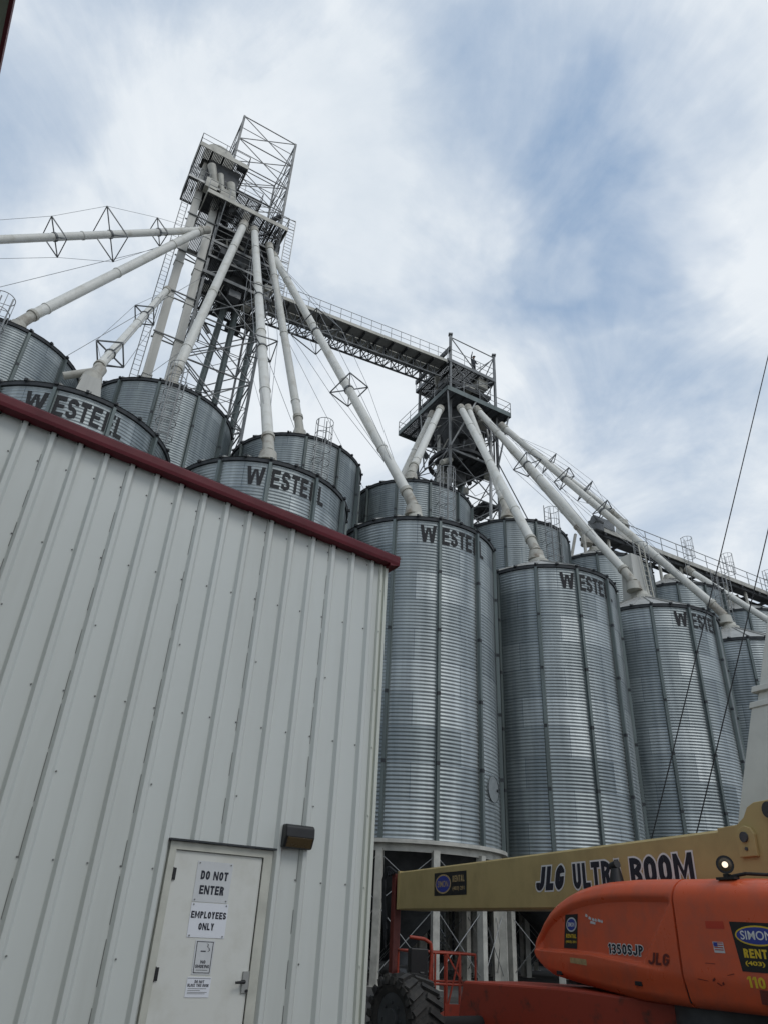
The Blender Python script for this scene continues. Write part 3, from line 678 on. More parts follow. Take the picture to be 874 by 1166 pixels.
# hatch on the bin beside the warehouse
mb = MB(); ah = R(-33); d = Vector((math.cos(ah), math.sin(ah), 0)); s_ = Vector((-d.y, d.x, 0)); b0 = P(0, 0, 5.65)
mb.tube(b0 + d * (BR - .1), b0 + d * (BR + .035), .40, n=28, m=0); mb.tube(b0 + d * (BR + .032), b0 + d * (BR + .05), .425, .425, n=28, m=1, caps=False); mb.tube(b0 + d * (BR + .03) + s_ * .3, b0 + d * (BR + .09) + s_ * .3, .05, n=8, m=1)
MT['hatch'] = mat('hatch_zinc', (0.30, 0.325, 0.33), 0.5, 0.6, 0.2, 5)
mb.build('hatch', ['hatch', 'zinc_dark'], bins_f[0])
# ------------------------------------------------------------------ railing helper
def railing(mb, pts, h=1.1, step=1.5, r=.024, m=0, mid=True):
    for a, b in zip(pts, pts[1:]):
        a = Vector(a); b = Vector(b); n = max(1, int(round((b - a).length / step)))
        for i in range(n + 1): p = a.lerp(b, i / n); mb.tube(p, p + Z * h, r, n=5, m=m)
        mb.tube(a + Z * h, b + Z * h, r, n=6, m=m)
        if mid: mb.tube(a + Z * h * .52, b + Z * h * .52, r * .85, n=5, m=m)

def lattice_face(mb, a, b, z0, z1, bays, w=.09, x=True, phase=0):
    """bracing between two upright corner lines a and b (plan points)"""
    for j in range(bays + 1):
        z = z0 + (z1 - z0) * j / bays; mb.beam(a + Z * z, b + Z * z, w)
    for j in range(bays):
        za, zb = z0 + (z1 - z0) * j / bays, z0 + (z1 - z0) * (j + 1) / bays
        if x or (j + phase) % 2 == 0: mb.beam(a + Z * za, b + Z * zb, w * .8)
        if x or (j + phase) % 2 == 1: mb.beam(b + Z * za, a + Z * zb, w * .8)

def platform(name, parent, u0, u1, v0, v1, z, rail_sides='fblr', th=.16, fascia='zinc', h=1.1):
    mb = MB(); x = u0 + .05
    while x < u1: mb.beam(P(x, v0, z), P(x, v1, z), .06, .05); x += .10      # open bar grating
    n = max(2, int((u1 - u0) / .75))
    for i in range(n + 1):
        uu = u0 + .06 + (u1 - u0 - .12) * i / n; mb.beam(P(uu, v0 + .05, z - .1), P(uu, v1 - .05, z - .1), .06, .14)
    po = mb.build(name, 'grating', parent)
    mb = MB()
    for a, b in (((u0, v0), (u1, v0)), ((u1, v0), (u1, v1)), ((u1, v1), (u0, v1)), ((u0, v1), (u0, v0))):
        mb.beam(P(*a, z - .03), P(*b, z - .03), .05, th * 2)
    mb.build('edge_beam', fascia, po)
    mb = MB(); q = {'f': ((u0, v0), (u1, v0)), 'r': ((u1, v0), (u1, v1)), 'b': ((u1, v1), (u0, v1)), 'l': ((u0, v1), (u0, v0))}
    for s_ in rail_sides: a, b = q[s_]; railing(mb, [P(*a, z), P(*b, z)], h)
    if rail_sides: mb.build('railing', 'rail', po)
    return po

def clutter(parent, name, u0, u1, v0, v1, z0, z1, n, mats, seed):
    """gearboxes, valves, short ducts and struts of a distributor floor"""
    rr = random.Random(seed); mb = MB()
    for i in range(n):
        c = P(rr.uniform(u0, u1), rr.uniform(v0, v1), rr.uniform(z0, z1)); k = rr.random(); m = rr.randrange(len(mats))
        if k < .35: mb.obox(c, (U * rr.uniform(.12, .5), V * rr.uniform(.12, .5), Z * rr.uniform(.12, .45)), m)
        elif k < .6: mb.tube(c, c + Vector((rr.uniform(-1, 1), rr.uniform(-1, 1), rr.uniform(-1.2, 1.2))), rr.uniform(.08, .22), n=10, m=m)
        else: mb.beam(c, P(rr.uniform(u0, u1), rr.uniform(v0, v1), rr.uniform(z0, z1)), rr.uniform(.05, .1), m=m)
    return mb.build(name, mats, parent)

# ------------------------------------------------------------------ tall tower
TW1 = thing('elevator_tower', 'tall lattice tower with bucket elevator legs and an open frame on top', 'tower', P(-7.44, 12.67, 0), 'bucket elevator towers')
u0, u1, v0, v1 = -9.54, -5.34, 10.57, 14.77
for (a, b) in ((u0, v0), (u1, v0), (u1, v1), (u0, v1)):
    mb = MB(); mb.beam(P(a, b, .05), P(a, b, 53.5), .16 if b == v0 else .13); mb.build('post', 'steel', TW1)
fc = {'front': ((u0, v0), (u1, v0)), 'right': ((u1, v0), (u1, v1)), 'back': ((u1, v1), (u0, v1)), 'left': ((u0, v1), (u0, v0))}
for nm, (a, b) in fc.items():
    mb = MB(); A, B = P(*a, 0), P(*b, 0)
    lattice_face(mb, A, B, 1.0, 36.5, 10, .075)
    lattice_face(mb, A, B, 36.5, 42.6, 2, .075)
    lattice_face(mb, A, B, 42.6, 53.5, 4, .06)
    if nm in ('front', 'right'):
        for z in (44.0, 46.7, 49.4, 52.1): mb.beam(A + Z * z, B + Z * z, .04)
    mb.build('bracing', 'steel', TW1)
platform('head_platform', TW1, -12.0, -8.6, 9.44, 12.3, 46.55, 'flbr', .2, 'cream')
platform('main_platform', TW1, -10.75, -5.1, 9.45, 14.9, 42.5, 'fr', .17, 'cream')
platform('service_platform', TW1, -9.6, -5.2, 10.5, 13.2, 39.5, 'fr', .1, 'steel')
platform('distributor_platform', TW1, -9.7, -5.1, 10.3, 13.6, 36.4, '', .12, 'steel')
platform('service_platform', TW1, -9.6, -5.2, 10.4, 12.2, 41.0, 'fr', .08, 'steel')
platform('service_platform', TW1, -9.6, -5.2, 10.4, 12.2, 38.0, 'fr', .08, 'steel')
platform('service_platform', TW1, -9.6, -7.0, 10.4, 13.0, 44.9, 'fr', .08, 'steel')
platform('landing', TW1, -12.1, -9.6, 9.9, 12.0, 43.6, 'fl', .1, 'rail', 1.0)
for uu in (-11.15, -9.95):
    mb = MB(); mb.obox(P(uu, 10.85, 23.5), (U * .24, V * .22, Z * 23.4))
    z = 3
    while z < 46: mb.obox(P(uu, 10.85, z), (U * .28, V * .26, Z * .035)); z += 3.05
    mb.build('elevator_leg', 'casing', TW1)
mb = MB(); mb.obox(P(-10.5, 10.9, 47.2), (U * 1.05, V * .42, Z * .6)); mb.tube(P(-10.5, 10.48, 47.75), P(-10.5, 11.32, 47.75), 1.02, n=24)
mb.tube(P(-9.2, 10.4, 47.4), P(-8.5, 10.4, 47.4), .26, n=12, m=1)
mb.build('elevator_head', ['cream', 'steel_dark'], TW1)
mb = MB(); mb.obox(P(-10.0, 11.2, 45.0), (U * 1.1, V * 1.1, Z * 1.35)); mb.build('drive_housing', 'steel_dark', TW1)
mb = MB()
for (a, b, c_, d, r) in ((-10.9, 10, 45.6, 44.2, .3), (-10.2, 9.9, 45.0, 43.0, .22), (-9.4, 9.9, 44.6, 42.7, .3)):
    mb.tube(P(a, b, c_), P(a + .5, b + .1, d), r, r * .8, n=12)
mb.obox(P(-10.6, 9.95, 43.5), (U * .4, V * .3, Z * .45)); mb.obox(P(-9.5, 9.9, 43.2), (U * .45, V * .3, Z * .35))
mb.build('transition', 'cream', TW1)
mb = MB(); mb.tube(P(-7.4, 12.4, 42.3), P(-7.4, 12.4, 39.8), 1.3, n=20); mb.tube(P(-7.4, 12.4, 39.6), P(-7.4, 12.4, 36.8), 1.9, .9, n=20); mb.build('distributor', 'steel_dark', TW1)
clutter(TW1, 'machinery', -9.4, -5.3, 10.4, 14.6, 35.6, 42.2, 110, ['steel_dark', 'steel', 'steel_dark', 'cream'], 3)
clutter(TW1, 'head_machinery', -9.3, -5.6, 10.3, 13.6, 42.7, 43.8, 18, ['steel', 'cream', 'steel_dark'], 5)
mb = MB()
for a in (-4.9, -4.35): mb.beam(P(a, 10.4, 36.6), P(a, 10.4, 44.9), .05)
z = 36.8
while z < 44.9: mb.tube(P(-4.9, 10.4, z), P(-4.35, 10.4, z), .018, n=5); z += .32
for z in (38, 40.5, 43.9, 44.9): mb.beam(P(-4.35, 10.4, z), P(-5.34, 10.57, z), .05)
mb.build('ladder', 'rail', TW1)
mb = MB()   # ladder with cage up the elevator legs
for a in (-12.0, -11.6): mb.beam(P(a, 10.9, 1), P(a, 10.9, 46.4), .05)
z = 1.3
while z < 46.4: mb.tube(P(-12.0, 10.9, z), P(-11.6, 10.9, z), .016, n=4); z += .36
mb.build('ladder', 'steel', TW1)
mb = MB()
for z in (8, 14, 20, 26, 30.5, 34, 37.5, 41):
    mb = MB()
    for b in (10.57, 11.15): mb.beam(P(-9.54, b, z), P(-11.5, b, z), .07)
    mb.beam(P(-9.54, 11.15, z), P(-11.5, 10.57, z), .05); mb.build('leg_stay', 'steel', TW1)
mb = MB()   # struts under the main platform
for uu in (-9.5, -7.4, -5.4): mb.beam(P(uu, 9.5, 42.3), P(uu, 10.57, 39.6), .07)
mb.build('strut', 'steel', TW1)

# ------------------------------------------------------------------ smaller tower
TW2 = thing('elevator_tower', 'smaller lattice tower with wide railed platforms and a person on top', 'tower', P(11.34, 12.67, 0), 'bucket elevator towers')
u0, u1, v0, v1 = 9.24, 13.44, 10.57, 14.77
for (a, b) in ((u0, v0), (u1, v0), (u1, v1), (u0, v1)):
    mb = MB(); top = 41.3 if b == v0 else 40.9
    mb.beam(P(a, b, .05), P(a, b, top), .16); mb.box(P(a, b, top) - Vector((.16, .16, 0)), P(a, b, top) + Vector((.16, .16, .12))); mb.build('post', 'steel', TW2)
fc = {'front': ((u0, v0), (u1, v0)), 'right': ((u1, v0), (u1, v1)), 'back': ((u1, v1), (u0, v1)), 'left': ((u0, v1), (u0, v0))}
for nm, (a, b) in fc.items():
    mb = MB(); A, B = P(*a, 0), P(*b, 0)
    lattice_face(mb, A, B, 1.0, 30.5, 9, .075); lattice_face(mb, A, B, 30.5, 38.6, 3, .065)
    if nm in ('front', 'right'):
        mb.beam(A + Z * 41.1, B + Z * 41.1, .06); mb.beam(A + Z * 41.1, A.lerp(B, .55) + Z * 38.8, .06); mb.beam(B + Z * 41.0, A.lerp(B, .55) + Z * 38.8, .06)
    if nm == 'back': mb.beam(A + Z * 40.8, B + Z * 40.8, .06); mb.beam(A + Z * 40.8, B + Z * 38.8, .05)
    mb.build('bracing', 'steel', TW2)
platform('upper_platform', TW2, 9.0, 13.5, 10.5, 15.0, 38.7, 'fbr', .14, 'steel')
platform('middle_platform', TW2, 9.3, 13.1, 10.7, 14.8, 36.95, 'fr', .12, 'steel_dark')
platform('lower_platform', TW2, 8.35, 14.1, 9.65, 16.3, 35.05, 'frbl', .2, 'zinc')
platform('valve_platform', TW2, 9.3, 13.4, 10.6, 12.6, 30.6, '', .10, 'steel')
mb = MB(); mb.beam(P(9.1, 10.4, 39.75), P(9.1, 15.2, 39.75), .14, .42); mb.build('cross_beam', 'steel_dark', TW2)
mb = MB(); mb.tube(P(11.3, 12.6, 36.8), P(11.3, 12.6, 34.9), 1.0, n=18); mb.tube(P(11.3, 12.6, 34.8), P(11.3, 12.6, 31.3), 2.0, 1.0, n=18); mb.ring((P(11.3, 12.6, 0).x, P(11.3, 12.6, 0).y), 1.9, 2.15, 30.9, 31.15, 32)
mb.build('distributor', 'steel_dark', TW2)
clutter(TW2, 'machinery', 9.4, 13.3, 10.7, 14.5, 29.9, 34.7, 95, ['steel_dark', 'steel', 'steel_dark', 'cream'], 11)
clutter(TW2, 'head_machinery', 9.6, 12.8, 11.0, 14.4, 37.1, 38.4, 22, ['steel_dark', 'steel', 'cream'], 12)
clutter(TW2, 'top_machinery', 9.4, 12.9, 11.6, 14.4, 35.4, 36.7, 22, ['steel_dark', 'steel', 'cream'], 13)
for a, b in (((8.45, 9.75), (9.24, 10.5)), ((10.9, 9.7), (9.24, 10.5)), ((8.4, 13.2), (9.24, 13.9)), ((13.95, 9.75), (13.44, 10.5)), ((14.0, 13.5), (13.44, 13.9))):
    mb = MB(); mb.beam(P(*a, 34.85), P(*b, 30.8), .10); mb.build('strut', 'rail', TW2)
platform('landing', TW2, 13.2, 14.6, 12.0, 14.2, 28.3, '', .1, 'steel_dark')
mb = MB()
for a in (10.0, 10.6): mb.obox(P(a, 12.8, 18.5), (U * .24, V * .2, Z * 17.8))
mb.build('elevator_leg', 'casing', TW2)

# light secondary bracing, horizontal cross braces and stay wires of both towers
def secondary(tw, u0, u1, v0, v1, z0, z1, n, stays, seed):
    rr = random.Random(seed)
    for j in range(n):
        z = z0 + (z1 - z0) * j / n; dz = (z1 - z0) / n
        mb = MB(); mb.beam(P(u0, v0, z), P(u1, v1, z), .05); mb.beam(P(u1, v0, z), P(u0, v1, z), .05)
        um, vm_ = (u0 + u1) / 2, (v0 + v1) / 2
        for a, b in (((u0, v0), (u1, v0)), ((u1, v0), (u1, v1)), ((u1, v1), (u0, v1)), ((u0, v1), (u0, v0))):
            m_ = ((a[0] + b[0]) / 2, (a[1] + b[1]) / 2)
            mb.beam(P(*a, z + dz * .5), P(*b, z + dz * .5), .035); mb.beam(P(*m_, z), P(*a, z + dz * .5), .03); mb.beam(P(*m_, z), P(*b, z + dz * .5), .03)
        if j % 2: mb.tube(P(um - 1.2, vm_, z), P(um - 1.2, vm_, z + dz), .05, n=6)
        mb.build('secondary_brace', 'steel', tw)
    for a, b in stays:
        mb = MB(); mb.tube(P(*a), P(*b), .016, n=4); mb.build('stay_wire', 'guy', tw)
secondary(TW1, -9.54, -5.34, 10.57, 14.77, 15.0, 36.4, 6, (((-9.6, 10.5, 36.0), (-17.3, 8.5, 21.4)), ((-9.6, 10.5, 40.0), (-24.0, 8.0, 21.4)), ((-5.3, 10.5, 36.4), (3.4, 8.8, 21.4)), ((-5.3, 10.5, 33), (-1.0, 8.0, 21.4)), ((-9.6, 10.6, 30), (-13.5, 8.0, 21.4))), 21)
secondary(TW2, 9.24, 13.44, 10.57, 14.77, 15.0, 30.5, 5, (((9.2, 10.5, 31), (4.6, 8.8, 21.4)), ((13.5, 10.5, 30.8), (17.2, 8.8, 21.4)), ((13.5, 10.5, 35), (24.2, 8.8, 21.4)), ((13.5, 12, 28), (19.5, 8.8, 21.4))), 22)
for a, b in (((13.44, 10.57, 28.6), (16.2, 10.4, 26.4)), ((13.44, 10.57, 31.0), (16.2, 10.4, 26.4)), ((13.44, 14.77, 28.6), (16.2, 10.4, 26.4)), ((13.44, 10.57, 26.0), (16.2, 10.4, 26.4))):
    mb = MB(); mb.beam(P(*a), P(*b), .06); mb.build('outrigger', 'steel', TW2)
for a, b in (((12.6, 10.2, 33.6), (9.9, 7.2, 22.9)), ((12.2, 10.2, 33.2), (12.5, 8.2, 21.3))):
    mb = MB(); mb.tube(P(*a), P(*b), .10, n=10); mb.build('vent_pipe', 'rail', TW2)

# person on the upper platform
pc = P(11.62, 10.86, 38.73)
pr = thing('person', 'person in dark clothes standing at the top railing of the smaller tower, arm raised', 'person', pc)
def skinned(name, nodes, edges, m, parent, lvl=1):
    me = bpy.data.meshes.new(name); me.from_pydata([n[0] for n in nodes], edges, [])
    sk = me.skin_vertices.new() if hasattr(me.skin_vertices, 'new') else None
    ob = bpy.data.objects.new(name, me); COL.objects.link(ob); ob.parent = parent
    ob.modifiers.new('skin', 'SKIN')
    for i, n in enumerate(nodes):
        sv = me.skin_vertices[0].data[i]; sv.radius = (n[1], n[1]); sv.use_root = i == 0
    sb = ob.modifiers.new('sub', 'SUBSURF'); sb.levels = lvl; sb.render_levels = lvl
    me.materials.append(MT[m]); return ob
F_ = -V; S_ = U      # facing the viewer, sideways
def pt(s, f, z): return tuple(S_ * s + F_ * f + Z * z)
nodes = [(pt(0, 0, .95), .15), (pt(0, .0, 1.15), .14), (pt(0, 0, 1.38), .16), (pt(0, .01, 1.49), .07), (pt(0, .03, 1.60), .09), (pt(0, .04, 1.70), .085),
         (pt(.10, 0, .88), .10), (pt(.12, .03, .48), .072), (pt(.13, 0, .09), .05), (pt(.14, .16, .04), .042),
         (pt(-.10, 0, .88), .10), (pt(-.12, .05, .48), .072), (pt(-.13, .02, .09), .05), (pt(-.14, .18, .04), .042),
         (pt(.20, 0, 1.40), .065), (pt(.27, .05, 1.14), .05), (pt(.24, .22, .99), .036), (pt(.23, .29, .97), .03),
         (pt(-.20, 0, 1.42), .065), (pt(-.26, .10, 1.66), .05), (pt(-.22, .16, 1.92), .036), (pt(-.22, .17, 2.01), .03)]
edges = [(0, 1), (1, 2), (2, 3), (3, 4), (4, 5), (0, 6), (6, 7), (7, 8), (8, 9), (0, 10), (10, 11), (11, 12), (12, 13), (2, 14), (14, 15), (15, 16), (16, 17), (2, 18), (18, 19), (19, 20), (20, 21)]
for base, dz in ((17, Vector(pt(0, .06, -.01))), (21, Vector(pt(0, .02, .07)))):
    for i in range(5):
        b = Vector(nodes[base][0]); off = S_ * (.013 * (i - 2)) * (1.6 if i == 0 else 1)
        nodes.append((tuple(b + off + dz * (.5, .85, 1, .92, .75)[i]), .009)); edges.append((base, len(nodes) - 1))
skinned('body', nodes, edges, 'cloth_dark', pr)
mb = MB()
face = pc + S_ * 0 + F_ * .075 + Z * 1.645
for i in range(8):
    pass
mb.tube(pc + F_ * .03 + Z * 1.55, pc + F_ * .05 + Z * 1.72, .072, .078, n=14); mb.tube(pc + F_ * .12 + Z * 1.635, pc + F_ * .145 + Z * 1.61, .012, .016, n=6)
mb.build('face', 'skin', pr)
mb = MB(); mb.tube(pc + F_ * .04 + Z * 1.70, pc + F_ * .035 + Z * 1.80, .115, .07, n=16); mb.obox(pc + F_ * .15 + Z * 1.705, (S_ * .08, F_ * .06, Z * .008)); mb.build('cap', 'cloth_dark', pr)

# ------------------------------------------------------------------ conveyor bridge between the towers
br = thing('conveyor_bridge', 'long catwalk and conveyor bridge spanning the sky between both towers', 'bridge', P(0, 11, 37))
a0, a1 = -4.9, 8.95
def bz(u): return 37.35 + (u - a0) / (a1 - a0) * 1.2
def B_(u, v, dz): return P(u, v, bz(u) + dz)
def along(mb, v, dz, w, h, m=0): mb.beam(B_(a0, v, dz), B_(a1, v, dz), w, h, m=m)
mb = MB(); mb.beam(B_(a0, 11.1, 0), B_(a1, 11.1, 0), 1.0, .05); mb.build('walkway', 'zinc_roof', br)
mb = MB(); along(mb, 10.58, -.02, .06, .26); mb.build('edge_beam', 'cream', br)
mb = MB()
n = 12
for i in range(n + 1):
    uu = a0 + (a1 - a0) * i / n; mb.beam(B_(uu, 10.6, -.16), B_(uu, 12.4, -.16), .10, .20)
mb.build('cross_beam', 'steel_dark', br)
mb = MB(); railing(mb, [B_(a0, 10.6, 0), B_(a1, 10.6, 0)], 1.1, .8, .022); mb.build('railing', 'rail', br)
mb = MB(); along(mb, 11.95, .18, .6, .5); mb.build('conveyor_housing', 'cream', br)
mb = MB()
for v in (11.35, 12.45): along(mb, v, -1.0, .10, .12); 
for v in (12.45,): along(mb, v, -.1, .10, .12)
n = 22
for i in range(n):
    ua, ub = a0 + (a1 - a0) * i / n, a0 + (a1 - a0) * (i + 1) / n
    for v in (11.35, 12.45):
        mb.beam(B_(ua, v, -1.0), B_(ua, v, -.16), .06); mb.beam(B_(ua, v, -1.0 if i % 2 else -.16), B_(ub, v, -.16 if i % 2 else -1.0), .06)
    mb.beam(B_(ua, 11.35, -1.0), B_(ua, 12.45, -1.0), .06); mb.beam(B_(ua, 11.35 if i % 2 else 12.45, -1.0), B_(ub, 12.45 if i % 2 else 11.35, -1.0), .05)
mb.build('truss', 'steel', br)

# ------------------------------------------------------------------ spouts
def spout(label, a, b, spreaders=(), size=1.0, r=.27, flange=5.8, boot=True, m='pipe', sag=None):
    a = P(*a); b = P(*b)
    r *= .84
    root = thing('grain_spout', label, 'grain spout', a, 'painted grain spouts from the towers to the bins')
    d = (b - a); Ln = d.length; d.normalize()
    mb = MB(); e = b - d * (.9 if boot else 0); mb.tube(a, e, r, n=16)
    k = flange * .6
    while k < Ln - 1.5: mb.tube(a + d * (k - .04), a + d * (k + .04), r + .03, n=16); k += flange
    mb.build('pipe', m, root)
    mb = MB(); mb.tube(a - d * .12, a + d * .5, r + .045, n=14); mb.build('collar', 'pipe_dirty' if m == 'pipe' else m, root)
    if boot:
        mb = MB(); mb.tube(b - d * .98, b - d * .80, r + .045, n=16); mb.tube(b - d * .9, b - Z * .12, r * .97, r * 1.05, n=16); mb.tube(b - Z * .14, b - Z * .6, .33, .40, n=16)
        mb.build('boot', 'pipe_dirty', root)
    if spreaders:
        x = d.cross(Z).normalized(); y = x.cross(d).normalized(); x, y = (x + y * .75).normalized(), (y - x * .75).normalized(); tips = []
        for s_, q in spreaders:
            c = a + d * Ln * s_; mb = MB(); w = q * size
            pts = [c + x * w, c + y * w, c - x * w, c - y * w]; tips.append(pts)
            for i in range(4): mb.beam(pts[i], pts[(i + 1) % 4], .05)
            mb.beam(pts[0], pts[2], .05); mb.beam(pts[1], pts[3], .05); mb.tube(c - d * .06, c + d * .06, r + .04, n=14)
            mb.build('spreader', 'steel', root)
        for i in range(4):
            mb = MB(); line = [a + d * .6] + [t[i] for t in tips] + [b - d * 1.2]
            mb.poly_tube(line, .013, n=4); mb.build('guy_wire', 'guy', root)
    return root
spout('long nearly level spout with three wire braced diamonds, reaching past the left edge', (-10.15, 9.8, 39.3), (-24.4, 6.0, 24.2), ((.19, .8), (.355, 1.45), (.52, 1.0), (.74, .8)), r=.25)
spout('thick bare spout sloping from the tall tower to the rear bin at the left edge', (-10.5, 9.8, 39.0), (-17.3, 6.0, 24.0), r=.29)
spout('spout with small triangles dropping left from the tower to the white roof box', (-11.45, 9.8, 33.1), (-13.84, 0.1, 18.4), ((.42, .62), (.85, .7)), r=.21)
spout('spout ending behind the ladder of the rear bin under the tall tower', (-7.98, 9.8, 41.35), (-10.38, 6.0, 24.0), r=.30)
spout('nearly vertical spout ending on the bin above the middle of the roof trim', (-7.23, 9.8, 41.3), (-6.9, .1, 17.75), ((.42, .95), (.66, .85)), r=.28)
spout('rust flecked spout without braces ending on the bin behind the middle lettered bin', (-6.04, 9.8, 40.5), (-3.55, 6.0, 23.9), r=.27)
spout('long spout with two large diamonds ending above the bin beside the warehouse corner', (-5.62, 9.8, 39.8), (-.05, .1, 17.6), ((.40, 1.5), (.64, 1.05)), r=.28)
for a, b, t in (((-7.6, 12.0, 36.2), (-8.75, 16.4, 4.7), 'leftmost of three dark pipes inside the tall tower lattice'),
                ((-6.83, 12.0, 36.25), (-6.4, 16.4, 4.7), 'middle of three dark pipes inside the tall tower lattice'),
                ((-5.46, 12.0, 36.24), (-4.9, 16.4, 4.7), 'rightmost of three dark pipes inside the tall tower lattice')):
    spout(t, a, b, r=.24, boot=False, m='zinc')
spout('short thick spout from the smaller tower down to the rear bin in front of it', (7.9, 9.9, 33.0), (3.35, 6.0, 23.8), r=.29)
spout('upper of two spouts going left from the smaller tower behind the bins', (8.65, 12.0, 34.3), (0.1, 18.9, 4.7), r=.27, boot=False)
spout('lower of two spouts going left from the smaller tower behind the bins', (8.7, 12.3, 33.2), (1.9, 19.6, 4.7), r=.25, boot=False)
spout('spout with a rusty end on the second tall front bin', (9.54, 9.7, 33.7), (6.88, .1, 17.5), r=.28)
spout('spout between the second front bin spout and the rear bin ladder', (10.16, 9.7, 34.0), (10.2, 6.0, 23.7), r=.27)
spout('spout with an open end over the third tall front bin', (10.95, 9.7, 34.2), (13.45, 0.1, 17.7), ((.40, 1.0),), r=.28)
spout('spout with a dark end on the rear bin below the conveyor head', (11.7, 9.7, 33.7), (16.7, 6.0, 23.9), r=.25)
spout('longest spout on the right, passing in front of the conveyor to the farther front bin', (13.2, 9.7, 33.7), (20.6, .1, 17.6), ((.34, .95), (.52, .9)), r=.27)
spout('uppermost right spout feeding the west end of the roof conveyor', (13.6, 9.9, 33.7), (20.4, 6.0, 26.4), ((.40, .9), (.70, .9)), r=.23)
spout('short spout from the roof conveyor down to the far right front bin', (25.6, 5.4, 23.9), (27.7, .1, 17.6), r=.24)
for a, b, t in (((10.0, 12.6, 31.2), (10.6, 24, 4.7), 'left dark pipe inside the smaller tower lattice'), ((10.7, 12.6, 31.2), (16, 24, 4.7), 'middle dark pipe inside the smaller tower lattice'), ((11.8, 12.6, 31.2), (15.5, 23, 4.7), 'right dark pipe inside the smaller tower lattice')):
    spout(t, a, b, r=.26, boot=False, m='zinc')
# white roof box of the left spout
rb = thing('spout_box', 'white box behind the left lettered bin where a braced spout ends', 'spout box', P(-13.84, 0, 16.5))
mb = MB(); mb.prism([P(-13.84 + x, -.5, z) for x, z in ((-.45, 16.5), (.55, 16.5), (.30, 17.75), (-.30, 17.75))], V * 1.1); mb.build('casing', 'casing', rb)
mb = MB(); mb.tube(P(-13.9, 0, 17.7), P(-13.65, .15, 18.7), .22, n=14); mb.tube(P(-13.65, .15, 18.62), P(-14.75, .4, 18.0), .14, n=14); mb.build('elbow', 'pipe_dirty', rb)

# ------------------------------------------------------------------ roof conveyor over the right rear bins
rc = thing('roof_conveyor', 'railed catwalk with covered conveyor running over the right rear bins', 'conveyor', P(17, 6, 24))
c0, c1 = 17.0, 40.0
mb = MB(); mb.beam(P(c0, 6.0, 24.42), P(c1, 6.0, 24.42), 1.3, .05); mb.build('walkway', 'grating', rc)
mb = MB(); mb.beam(P(c0, 5.32, 24.42), P(c1, 5.32, 24.42), .06, .30); mb.build('edge_beam', 'beam', rc)
mb = MB(); railing(mb, [P(c0 + 1.6, 5.33, 24.5), P(c1, 5.33, 24.5)], 1.08, 1.5, .028); mb.build('railing', 'rail', rc)
mb = MB(); mb.beam(P(c0 + .6, 6.5, 24.75), P(c1, 6.5, 24.75), .62, .5); mb.beam(P(c0 + .6, 6.5, 25.02), P(c1, 6.5, 25.02), .8, .06); mb.build('conveyor_housing', 'beam', rc)
mb = MB(); mb.obox(P(17.9, 5.7, 24.9), (U * .75, V * .45, Z * .36)); mb.obox(P(17.3, 5.6, 24.5), (U * .35, V * .35, Z * .25)); mb.tube(P(16.9, 5.4, 25.0), P(17.6, 5.4, 25.0), .28, n=14); bevel(mb.build('drive', 'steel', rc), .04)
mb = MB(); mb.tube(P(20.4, 6.1, 26.4), P(20.4, 6.3, 25.0), .34, .4, n=14); mb.build('inlet', 'pipe', rc)
mb = MB()
for k in range(12):
    uu = c0 + .8 + k * 1.95
    mb.beam(P(uu, 5.3, 24.2), P(uu, 6.9, 24.2), .12, .2)
for b in (5.55, 6.8): mb.beam(P(c0, b, 24.16), P(c1, b, 24.16), .12, .22)
mb.build('joist', 'steel_dark', rc)
for k in (2, 3, 4):
    cu = PIT * k + 3.46
    for s_ in (-1.1, 1.1):
        mb = MB(); mb.beam(P(cu + s_, 5.7, 22.3), P(cu + s_, 5.7, 24.1), .14); mb.beam(P(cu + s_ * 1.6, 6.4, 21.9), P(cu + s_, 6.4, 24.1), .14); mb.build('support', 'beam', rc)
for cu in (25.5, 29.8, 34.5):
    mb = MB()
    ce = P(cu, 4.98, 0)
    for z in (24.6, 25.35, 26.1): mb.poly_tube([ce + U * .36 * math.cos(a) + V * .36 * math.sin(a) + Z * z for a in [R(-225 + 270 * i / 12) for i in range(13)]], .018, n=5)
    for i in range(0, 13, 2):
        a = R(-225 + 270 * i / 12); q = ce + U * .36 * math.cos(a) + V * .36 * math.sin(a); mb.tube(q + Z * 24.6, q + Z * 26.1, .014, n=5)
    for s_ in (-.2, .2): mb.tube(ce + U * s_ + V * .3 + Z * 21.5, ce + U * s_ + V * .3 + Z * 26.2, .024, n=5)
    z = 21.7
    while z < 26.1: mb.tube(ce + U * -.2 + V * .3 + Z * z, ce + U * .2 + V * .3 + Z * z, .014, n=4); z += .3
    mb.build('ladder_cage', 'rail', rc)

# white transition tower with a ladder on the third front bin
tt = thing('transition_box', 'white tapered box with a ladder on the roof of the third tall front bin', 'roof box', P(14.1, .5, 16.4))
mb = MB()
lo = [P(13.55, .1, 16.6), P(14.75, .1, 16.6), P(14.75, 1.0, 16.6), P(13.55, 1.0, 16.6)]; hi = [P(13.68, .2, 19.4), P(14.4, .2, 19.4), P(14.4, .9, 19.4), P(13.68, .9, 19.4)]
mb.add(lo + hi, [(0, 1, 5, 4), (1, 2, 6, 5), (2, 3, 7, 6), (3, 0, 4, 7), (4, 5, 6, 7), (3, 2, 1, 0)]); mb.build('casing', 'casing', tt)
mb = MB()
for s_ in (0, .38): mb.beam(P(14.38 + s_, .0, 17.0), P(14.2 + s_, .05, 20.0), .05)
z = 17.1
while z < 20: f = (z - 17) / 3; mb.tube(P(14.38 - .18 * f, .02, z), P(14.76 - .18 * f, .02, z), .018, n=5); z += .28
mb.build('ladder', 'cream', tt)
